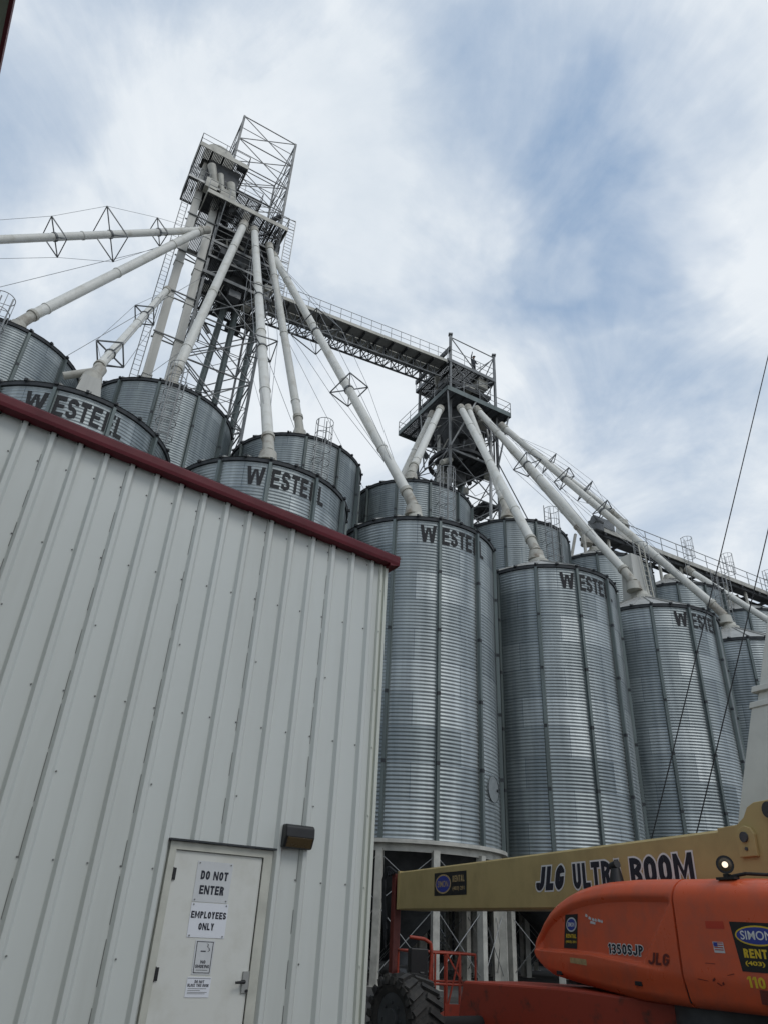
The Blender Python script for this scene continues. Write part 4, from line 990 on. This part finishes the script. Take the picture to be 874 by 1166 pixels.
mb = MB(); mb.obox(P(14.1, .5, 16.72), (U * .75, V * .6, Z * .05)); mb.build('flange', 'pipe_dirty', tt)

# ------------------------------------------------------------------ dark shed added behind the bins to block the bright horizon
ds = thing('backdrop_shed', 'low dark shed added to block bright sky between the legs under the grain bins', 'shed', P(10, 20, 0))
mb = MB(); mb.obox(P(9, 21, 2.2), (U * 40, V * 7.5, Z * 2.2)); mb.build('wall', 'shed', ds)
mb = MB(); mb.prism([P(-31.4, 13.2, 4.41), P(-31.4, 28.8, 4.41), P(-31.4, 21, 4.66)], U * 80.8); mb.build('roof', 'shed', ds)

# ------------------------------------------------------------------ boom lift
BP = Vector((0.98, 19.27, 0)); BD = Vector((0.30046, -0.95379, 0)).normalized(); BN = Vector((-BD.y * -1, BD.x * -1, 0))
BN = Vector((-0.95379, -0.30046, 0))                              # towards the viewer's side
def Q(s, off, z): return BP + BD * s + BN * off + Z * z            # along boom, out from its near face, up
lift = thing('boom_lift', 'orange boom lift with a long tan lettered boom and a round engine hood', 'boom lift', Q(10.6, -.3, 0))
# boom
mb = MB(); sec = [(0, 1.95), (0, 2.715), (-.03, 2.745), (-.57, 2.745), (-.6, 2.715), (-.6, 1.95), (-.57, 1.92), (-.03, 1.92)]
mb.prism([Q(-.3, o, z) for o, z in sec], BD * 12.3)
mb.prism([Q(-.42, o, z) for o, z in ((.012, 1.93), (.012, 2.76), (-.612, 2.76), (-.612, 1.93))], BD * .12)
boom = mb.build('boom', 'tan', lift)
def onboom(x, y): return Q(x, .004, y)
mb = MB()
for txt, x0, x1, sh_, TK in (('JLG', 6.36, 7.20, .25, .30), ('ULTRA', 7.46, 8.72, 0, .235), ('BOOM', 8.90, 10.16, 0, .235)):
    put_block(mb, txt, x0, x1, 2.19, 2.535, lambda x, y, d=0: Q(x, .003 + d, y), 1, TK, .12, sh_, grow=.075)
    put_block(mb, txt, x0, x1, 2.19, 2.535, lambda x, y, d=0: Q(x, .006 + d, y), 0, TK, .12, sh_)
mb.build('lettering', ['ink', 'white'], boom)
def oval(mb, fn, cx, cy, rx, ry, m, n=28): mb.add([fn(cx + rx * math.cos(2 * math.pi * i / n), cy + ry * math.sin(2 * math.pi * i / n)) for i in range(n)], [tuple(range(n))], m)
mb = MB(); f0 = lambda x, y: Q(x, .004, y); f1 = lambda x, y: Q(x, .006, y); f2 = lambda x, y: Q(x, .008, y); f3 = lambda x, y: Q(x, .010, y)
mb.add([f0(1.92, 2.18), f0(3.58, 2.18), f0(3.58, 2.61), f0(1.92, 2.62)], [(0, 1, 2, 3)], 0)
oval(mb, f1, 2.40, 2.40, .42, .185, 1); oval(mb, f2, 2.40, 2.40, .37, .155, 2); put_text(mb, 'SIMON', 2.12, 2.68, 2.34, 2.46, f3, 1, .01)
put_block(mb, 'RENTAL', 2.90, 3.48, 2.42, 2.54, lambda x, y, d=0: f1(x, y) + BN * d, 3)
put_text(mb, '(403) 291', 2.90, 3.48, 2.25, 2.34, f1, 3, .02)
mb.build('decal', ['black', 'faded', 'blue', 'faded'], boom)
# tapered bracket plate at the boom's pivot end
mb = MB(); ol = [(10.7, 2.05), (10.7, 2.755), (11.02, 2.765), (11.14, 2.83), (11.22, 2.93), (11.33, 2.97), (11.62, 2.975), (12.3, 2.93), (12.5, 2.6), (12.4, 2.05)]
mb.prism([Q(s, .035, z) for s, z in ol], BN * -.031)
mb.prism([Q(s, -.60, z) for s, z in ol], BN * -.031)
bk = bevel(mb.build('pivot_bracket', 'tan', lift), .006, 1)
mb = MB()
pl = [(11.02, 2.42), (11.02, 2.64), (11.07, 2.71), (11.16, 2.74), (11.25, 2.71), (11.29, 2.64), (11.28, 2.42)]
mb.prism([Q(s, .075, z) for s, z in pl], BN * -.04); mb.tube(Q(11.15, .07, 2.62), Q(11.15, .10, 2.62), .055, n=14, m=1); mb.tube(Q(11.15, .075, 2.5), Q(11.15, .09, 2.5), .02, n=8, m=1); bevel(mb.build('pin_plate', ['tan', 'steel_dark'], bk), .01, 2)
mb = MB(); mb.tube(Q(11.58, .03, 2.86), Q(11.58, .1, 2.86), .085, n=16); mb.build('pin', 'steel_dark', bk)
# boom nose, mast and hoses
mb = MB(); mb.prism([Q(s, -.1, z) for s, z in ((-.95, 2.05), (-.95, 2.62), (-.7, 2.75), (-.42, 2.7), (-.42, 2.0))], BN * -.4); mb.build('boom_nose', 'steel_dark', lift)
mb = MB(); mb.beam(Q(-.72, -.08, .55), Q(-.72, -.08, 2.72), .17, .2); mb.beam(Q(-.55, .02, .5), Q(-.55, .02, 2.62), .05); bevel(mb.build('jib_mast', 'red_shaded', lift), .02)
mb = MB()
for i in range(4):
    pts = [Q(-.45 - .1 * i, .03 + .03 * i, 2.72 - .02 * i), Q(-.8 - .06 * i, .1, 2.86), Q(-1.05 - .05 * i, .12, 2.6), Q(-1.02 - .06 * i, .1, 2.1), Q(-.9, .08, 1.7 - .2 * i)]
    mb.poly_tube(pts, .028, n=6)
mb.build('hose', 'hose', lift)
# platform basket hanging at the boom tip
bk0 = Vector((0.90, 14.6, 0)); bx = Vector((.97, .22, 0)).normalized(); by = Vector((-bx.y, bx.x, 0))
def K(x, y, z): return bk0 + bx * x + by * y + Z * z
mb = MB(); mb.obox(K(.62, .4, .24), (bx * .60, by * .4, Z * .05)); mb.obox(K(.92, -.02, .33), (bx * .30, by * .02, Z * .13)); basket = mb.build('basket', 'orange_worn_shaded', lift)
mb = MB(); rr_ = .022
for y in (0, .8):
    for x in (0.0, .45, .66, .90, 1.2): mb.tube(K(x, y, .28), K(x, y, 1.20), rr_, n=6)
    mb.tube(K(0, y, 1.20), K(1.2, y, 1.20), rr_, n=6); mb.tube(K(0, y, .74), K(1.2, y, .74), rr_, n=6)
for x in (0, 1.2):
    for z in (.74, 1.20): mb.tube(K(x, 0, z), K(x, .8, z), rr_, n=6)
mb.poly_tube([K(-.05, -.08, 1.42), K(.22, -.08, 1.40), K(.34, -.08, 1.34), K(.36, -.08, 1.2), K(.32, -.08, .7)], .03, n=8)
mb.beam(K(.90, -.01, 1.2), K(.66, -.01, .35), .025); mb.beam(K(.66, -.01, 1.2), K(1.2, -.01, .4), .025)
mb.build('basket_rail', 'orange_worn_shaded', basket)
mb = MB(); mb.obox(K(.12, -.05, 1.0), (bx * .16, by * .1, Z * .26)); mb.obox(K(.16, -.17, .84), (bx * .05, by * .03, Z * .08)); bevel(mb.build('control_box', 'black', basket), .02)
mb = MB(); mb.beam(Q(-.72, -.3, .62), K(.2, .5, .34), .16, .2); mb.build('jib', 'steel_dark', lift)

# hood
def interp(tab, s):
    if s <= tab[0][0]: return tab[0][1]
    for (a, x), (b, y) in zip(tab, tab[1:]):
        if s <= b: 
            f = (s - a) / (b - a); return x + (y - x) * f
    return tab[-1][1]
TOP = [(7.55, 1.50), (7.56, 1.56), (7.59, 1.62), (7.66, 1.71), (7.78, 1.81), (7.93, 1.90), (8.12, 1.985), (8.35, 2.06), (8.6, 2.12), (8.9, 2.165), (9.3, 2.195), (9.8, 2.205), (10.3, 2.195), (10.8, 2.18), (11.5, 2.165), (12.5, 2.12), (13.2, 2.0), (13.6, 1.75), (13.7, 1.5)]
BOT = [(7.55, 1.30), (7.56, 1.27), (7.60, 1.22), (7.70, 1.15), (7.90, 1.09), (8.45, 1.045), (9.2, .995), (9.8, .97), (10.6, .975), (11.8, 1.01), (13.2, 1.1), (13.6, 1.25), (13.7, 1.4)]
HOFF, HDEP, RD = .80, .78, .055
def sstep(a, b, x):
    t = max(0, min(1, (x - a) / (b - a))); return t * t * (3 - 2 * t)
def recess(s, z):
    """pressed panel of the engine cover: follows the crown, ends in a slanted edge, stands on a lip"""
    top = interp(TOP, s) - .20 - .02 * sstep(9, 8, s)
    lipz = 1.385 if s < 9.0 else 1.385 - .062 * (s - 9.0)
    rgt = 10.05 + (z - 1.36) * .97
    m = sstep(0, .035, top - z) * sstep(-.005, .02, z - lipz) * sstep(0, .05, rgt - s) * sstep(7.60, 7.72, s)
    return m
def hood(name, s0, s1, ns, nt_, m, panel):
    mb = MB(); cols = []
    ss = [s0 + (s1 - s0) * i / ns for i in range(ns + 1)]
    if s0 < 8: ss = [s0 + (s1 - s0) * (i / ns) ** 1.7 for i in range(ns + 1)]
    for s in ss:
        zt, zb = interp(TOP, s), interp(BOT, s); h = zt - zb; rt = min(.24, h * .45); rb = min(.10, h * .2); col = []
        nose = sstep(7.5, 8.1, s) if s0 < 8 else 1.0
        tail = 1 - .6 * sstep(12.8, 13.7, s)
        dep = HDEP * (.55 + .45 * nose) * tail; o1 = HOFF - (1 - nose) * .03 - (1 - tail) * .3; o0 = HOFF - dep
        prof = []
        for i in range(7): a = R(90 * i / 6); prof.append((o1 - rb + rb * math.sin(a), zb + rb - rb * math.cos(a)))
        z0_, z1_ = zb + rb, zt - rt
        for i in range(1, nt_): prof.append((o1, z0_ + (z1_ - z0_) * i / nt_))
        for i in range(9): a = R(90 * i / 8); prof.append((o1 - rt + rt * math.cos(a), zt - rt + rt * math.sin(a)))
        prof += [(o0 + .1, zt - .01), (o0, zt - .12), (o0, zb + .1), (o0 + .1, zb)]
        for k_, (o, z) in enumerate(prof):
            if panel and o > o1 - .16 and z > zb + .05:
                o -= RD * recess(s, z)
                lipz = 1.385 if s < 9.0 else 1.385 - .062 * (s - 9.0)
                o += .020 * sstep(lipz + .01, lipz - .02, z) * sstep(10.5, 9.9, s)
            # side bulge near the lower edge
            o -= .05 * sstep(1.30, 1.0, z)
            col.append(Q(s, o, z))
        cols.append(col)
    n = len(cols[0]); vs = [p for c in cols for p in c]; fs = []
    for i in range(len(cols) - 1):
        for j in range(n): fs.append((i * n + j, i * n + (j + 1) % n, (i + 1) * n + (j + 1) % n, (i + 1) * n + j))
    mb.add(vs, fs, 0, True)
    mb.add(cols[0], [tuple(range(n))], 0, True); mb.add(cols[-1], [tuple(range(n))[::-1]], 0)
    return mb.build(name, m, lift)
SEAM = 10.66
eh = hood('engine_hood', 7.55, SEAM, 110, 70, 'orange', True)
rh = hood('rear_hood', SEAM + .035, 13.7, 60, 24, 'orange', False)
mb = MB(); mb.prism([Q(SEAM, o, z) for o, z in ((.05, 1.02), (.735, 1.02), (.76, 1.15), (.76, 1.95), (.6, 2.12), (.05, 2.16))], BD * .036); mb.build('hood_seam', 'void', lift)
hq = lambda d: (lambda x, y: Q(x, HOFF + d - .05 * sstep(1.30, 1.0, y), y))
rq = lambda d: (lambda x, y: Q(x, HOFF - RD + d, y))
mb = MB(); lt = lambda e: (lambda x, y, d=0: Q(x, HOFF - RD + e + d, y))
put_block(mb, '1350SJP', 9.31, 9.99, 1.405, 1.51, lt(.004), 1, .22, .16, .05, grow=.09); put_block(mb, '1350SJP', 9.31, 9.99, 1.405, 1.51, lt(.007), 0, .22, .16, .05)
mb.build('lettering', ['ink', 'white'], eh)
mb = MB(); put_block(mb, 'JLG', 10.15, 10.50, 1.335, 1.45, lambda x, y, d=0: Q(x, HOFF + .006 + d, y), 0, .21, .10, .22); mb.build('emblem', 'brown', eh)
mb = MB(); f0, f1, f2, f3 = rq(.004), rq(.006), rq(.008), rq(.010)
mb.add([f0(8.28, 1.425), f0(8.60, 1.425), f0(8.68, 1.825), f0(8.37, 1.815)], [(0, 1, 2, 3)], 0)
sk_ = lambda f: (lambda x, y: f(x + (y - 1.62) * .22, y))
oval(mb, sk_(f1), 8.49, 1.70, .125, .085, 1); oval(mb, sk_(f2), 8.49, 1.70, .105, .068, 2); put_text(mb, 'SIMON', 8.41, 8.57, 1.675, 1.725, sk_(f3), 3, .02)
put_block(mb, 'RENTAL', 8.37, 8.62, 1.545, 1.59, lambda x, y, d=0: sk_(f1)(x, y) + BN * d, 4); put_text(mb, '(403) 291', 8.37, 8.62, 1.48, 1.515, sk_(f1), 4, .03)
mb.build('decal', ['black', 'sign_old', 'blue', 'white', 'yellow'], eh)
mb = MB(); f0 = rq(.004)
for i, (x, y, w) in enumerate(((8.85, 1.80, .05), (8.92, 1.77, .06), (9.0, 1.755, .05), (9.06, 1.75, .04), (9.12, 1.745, .07), (9.2, 1.735, .03), (8.95, 1.72, .12))):
    mb.add([f0(x, y), f0(x + w, y - .012), f0(x + w + .01, y + .012), f0(x + .02, y + .03)], [(0, 1, 2, 3)])
mb.build('worn_sticker', 'sign_old', eh)
mb = MB(); f0 = lambda x, y: Q(x, HOFF + .024 - .05 * sstep(1.30, 1.0, y), y)
mb.add([f0(8.53, 1.265), f0(8.91, 1.255), f0(8.91, 1.32), f0(8.53, 1.325)], [(0, 1, 2, 3)]); mb.build('faded_label', 'faded', eh)
mb = MB(); f0, f1, f2, f3 = hq(.003), hq(.005), hq(.007), hq(.009)
mb.add([f0(11.56, 1.35), f0(12.14, 1.355), f0(12.14, 1.755), f0(11.49, 1.765)], [(0, 1, 2, 3)], 0)
oval(mb, f1, 11.83, 1.65, .285, .085, 4); oval(mb, f2, 11.83, 1.65, .265, .071, 2); put_text(mb, "SIMON", 11.62, 12.02, 1.615, 1.69, f3, 3, .012)
put_block(mb, 'RENTAL', 11.62, 12.06, 1.465, 1.54, lambda x, y, d=0: f1(x, y) + BN * d, 4, .25); put_text(mb, '(403) 291', 11.62, 12.06, 1.395, 1.44, f1, 4, .03)
put_block(mb, '110', 11.60, 11.82, 1.225, 1.315, lambda x, y, d=0: f0(x, y) + BN * d, 4)
mb.add([f0(11.22, 1.49), f0(11.37, 1.49), f0(11.36, 1.585), f0(11.21, 1.585)], [(0, 1, 2, 3)], 5)
for i in range(4): mb.add([f1(11.23, 1.512 + i * .02), f1(11.355, 1.512 + i * .02), f1(11.355, 1.52 + i * .02), f1(11.23, 1.52 + i * .02)], [(0, 1, 2, 3)], 6)
mb.add([f2(11.225, 1.545), f2(11.28, 1.545), f2(11.28, 1.58), f2(11.225, 1.58)], [(0, 1, 2, 3)], 2)
mb.add([f0(11.15, 1.70), f0(11.41, 1.70), f0(11.41, 1.765), f0(11.15, 1.765)], [(0, 1, 2, 3)], 7)
mb.build('decal', ['black', 'sign_old', 'blue', 'white', 'yellow', 'sign_old', 'redink', 'patch'], rh)
for s_, z_, w_, h_, sl in ((10.90, 1.245, .17, .006, -.01), (11.12, 1.235, .05, .02, .02), (11.18, 1.225, .06, .012, -.02), (11.25, 1.215, .03, .022, .01), (11.05, 1.39, .16, .005, .0), (11.34, 1.30, .11, .005, .02), (12.0, 1.20, .2, .006, .01)):
    mb = MB(); q_ = hq(.004); mb.add([q_(s_, z_), q_(s_ + w_, z_ + sl), q_(s_ + w_ * .9, z_ + sl + h_), q_(s_ + w_ * .1, z_ + h_)], [(0, 1, 2, 3)]); mb.build('scuff', 'brown', rh)
for s_ in (8.2, 9.9):
    mb = MB(); mb.obox(Q(s_, HOFF - .012, 1.135), (BD * .06, BN * .018, Z * .022)); bevel(mb.build('latch', 'black', eh), .006, 2)
mb = MB()
for i in range(5): mb.obox(Q(11.9, HOFF - .012, 1.12 + .022 * i), (BD * .16, BN * .008, Z * .007))
mb.obox(Q(11.9, HOFF - .022, 1.165), (BD * .18, BN * .012, Z * .062)); mb.build('vent', 'brown', rh)
# work lights
def worklight(s, off, z, face, lit):
    mb = MB(); c = Q(s, off, z); f = Vector(face).normalized()
    mb.tube(c - f * .05, c + f * .05, .075, .088, n=20); mb.tube(c - f * .11, c - f * .05, .045, .075, n=16); mb.beam(c - Z * .085, c - Z * .13, .06, .05); mb.obox(c - Z * .125, (BD * .13, BN * .035, Z * .012))
    o = mb.build('work_light', 'black', lift)
    if lit:
        mb = MB(); mb.tube(c + f * .05, c + f * .056, .030, .026, n=18); mb.build('lens', 'lens', o)
        mb = MB(); mb.tube(c + f * .0495, c + f * .058, .066, .038, n=20, caps=False); mb.build('reflector', 'amber', o)
    return o
worklight(11.42, .66, 2.285, (-.45, -.85, .0), True)
mb = MB(); mb.poly_tube([Q(11.42, .66, 2.17), Q(11.62, .6, 2.2), Q(11.8, .5, 2.19), Q(12.0, .4, 2.2)], .018, n=6); mb.build('hose', 'hose', lift)
mb = MB(); c = Q(9.27, .50, 2.36); mb.tube(c - BD * .07 + Z * .02, c + BD * .05 + Z * .05, .055, .05, n=14); mb.tube(c - Z * .22, c, .11, .06, n=12); mb.build('beacon', 'black', lift)
# turntable and chassis
mb = MB(); c = Q(10.6, -.3, 0); mb.tube(c + Z * .72, c + Z * 1.0, .95, n=32); mb.obox(c + Z * 1.15, (BD * 1.7, BN * .85, Z * .16)); mb.obox(Q(10.5, .35, 1.12), (BD * 2.4, BN * .25, Z * .10)); mb.build('turntable', 'steel_dark', lift)
for off in (-.12, -.51):
    mb = MB(); mb.prism([Q(s, off, z) for s, z in ((9.8, 1.3), (11.6, 1.3), (12.3, 2.9), (11.5, 2.9))], BN * .03); mb.build('upright', 'steel_dark', lift)
CD = Vector((-.574, .819, 0)).normalized(); CA = Vector((-.819, -.574, 0)).normalized(); CC = Q(10.6, -.3, 0)
def X(a, b, z): return CC + CD * a + CA * b + Z * z               # chassis axes: forward, towards the viewer's left
mb = MB(); mb.prism([X(a, .62, z) for a, z in ((-3.6, .42), (4.15, .36), (4.32, .52), (4.2, .93), (2.4, .99), (-3.6, .95))], CA * -1.24)
bevel(mb.build('chassis', 'orange_worn_shaded', lift), .03, 2)
for a in (3.85, -3.2):
    mb = MB(); mb.tube(X(a, -1.8, .46), X(a, 1.8, .46), .09, n=14); mb.build('axle', 'void', lift)
def wheel(a, b):
    c = X(a, b, .52); s_ = 1 if b > 0 else -1; ax = CA * s_
    mb = MB(); n = 40; prof = [(-.22, .30), (-.24, .36), (-.24, .44), (-.20, .475), (.20, .475), (.24, .44), (.24, .36), (.22, .30)]
    e1 = CD; vs = []
    for i in range(n):
        t = 2 * math.pi * i / n; rd = e1 * math.cos(t) + Z * math.sin(t)
        vs += [c + ax * o + rd * r for o, r in prof]
    k_ = len(prof)
    mb.add(vs, [(i * k_ + j, i * k_ + (j + 1) % k_, ((i + 1) % n) * k_ + (j + 1) % k_, ((i + 1) % n) * k_ + j) for i in range(n) for j in range(k_)], 0, False)
    for i in range(20):
        for h in (-1, 1):
            t = 2 * math.pi * (i + (.5 if h > 0 else 0)) / 20; t2 = t + .26
            ra = e1 * math.cos(t) + Z * math.sin(t); rb = e1 * math.cos(t2) + Z * math.sin(t2)
            mb.beam(c + ra * .485 + ax * .02 * h, c + rb * .475 + ax * .245 * h, .07, .07, up=ra)
            mb.beam(c + rb * .475 + ax * .243 * h, c + rb * .39 + ax * .25 * h, .07, .05, up=ax)
    w = mb.build('wheel', 'tyre', lift)
    mb = MB(); mb.tube(c + ax * .05, c + ax * .215, .30, n=28); mb.tube(c + ax * .2, c + ax * .26, .13, n=20)
    for i in range(8): t = 2 * math.pi * i / 8; q = c + (e1 * math.cos(t) + Z * math.sin(t)) * .19; mb.tube(q + ax * .2, q + ax * .24, .018, n=6)
    mb.build('rim', 'steel_dark', w)
for a in (3.85, -3.2):
    for b in (1.95, -1.95): wheel(a, b)

# ------------------------------------------------------------------ cream crane mast at the right edge
cr0 = Vector((5.36, 10.75, 0)); 
def Mz(z): return Vector((5.60, 10.86, 3.2)) + Vector((.62, -.86, 3.0)) * ((z - 3.2) / 3.0)
cm = thing('crane_mast', 'cream box section mast leaning right behind the tan boom at the right edge', 'crane', Vector((4.9, 11.4, 0)))
ax1 = Vector((.88, .47, 0)); ax2 = Vector((-.47, .88, 0))
def mast(mb, z0, z1, w, d_, sh_=0.0):
    a, b = Mz(z0), Mz(z1); off = ax1 * (w / 2 + sh_)
    v = b - a; mb.obox((a + b) / 2 + off, (v / 2, ax1 * w / 2, ax2 * d_ / 2))
mb = MB(); mast(mb, .3, 4.75, .75, .6); bevel(mb.build('lower_section', 'crane', cm), .015)
mb = MB()
for z in (4.70, 4.93): mast(mb, z, z + .09, .80, .66, -.02)
bevel(mb.build('collar', 'crane', cm), .01)
mb = MB(); mast(mb, 4.75, 13.0, .62, .5, .05); mb.obox(Mz(8.6) + ax1 * .17 - ax2 * .27, (Vector((.62, -.86, 3.0)) * 1.25, ax1 * .03, ax2 * .03)); bevel(mb.build('upper_section', 'crane', cm), .015)
mb = MB(); mb.obox(Vector((5.1, 11.55, .2)), (ax1 * .9, ax2 * .7, Z * .2)); mb.build('base', 'steel_dark', cm)

# ------------------------------------------------------------------ two dark wires crossing the right side
def wire(label, az0, el0, d0, az1, el1, d1, ext):
    def pnt(az, el, d): return Vector((d * math.sin(R(az)), d * math.cos(R(az)), 1.55 + d * math.tan(R(el))))
    a, b = pnt(az0, el0, d0), pnt(az1, el1, d1); v = b - a
    lo = a - v * (a.z / v.z); hi = b + v * ext; pts = []
    for i in range(25):
        f = i / 24; p = lo.lerp(hi, f); p = p - Z * (.10 * 4 * f * (1 - f)) - Vector((.0, 0, 0)); pts.append(p)
    mb = MB(); mb.poly_tube(pts, .0105, n=6); o = mb.build('wire_rope', 'wire'); settle(o, lo)
    tag(o, label, 'wire', 'dark wires crossing the right side'); return o
wire('dark wire on the left, crossing the sky and the third tall bin', 20.3, 6.2, 13.5, 35.9, 39.1, 13.5, 1.0)
wire('dark wire on the right, ending beside the tan boom bracket', 23.2, 6.5, 13.0, 32.46, 27.4, 13.0, 1.3)
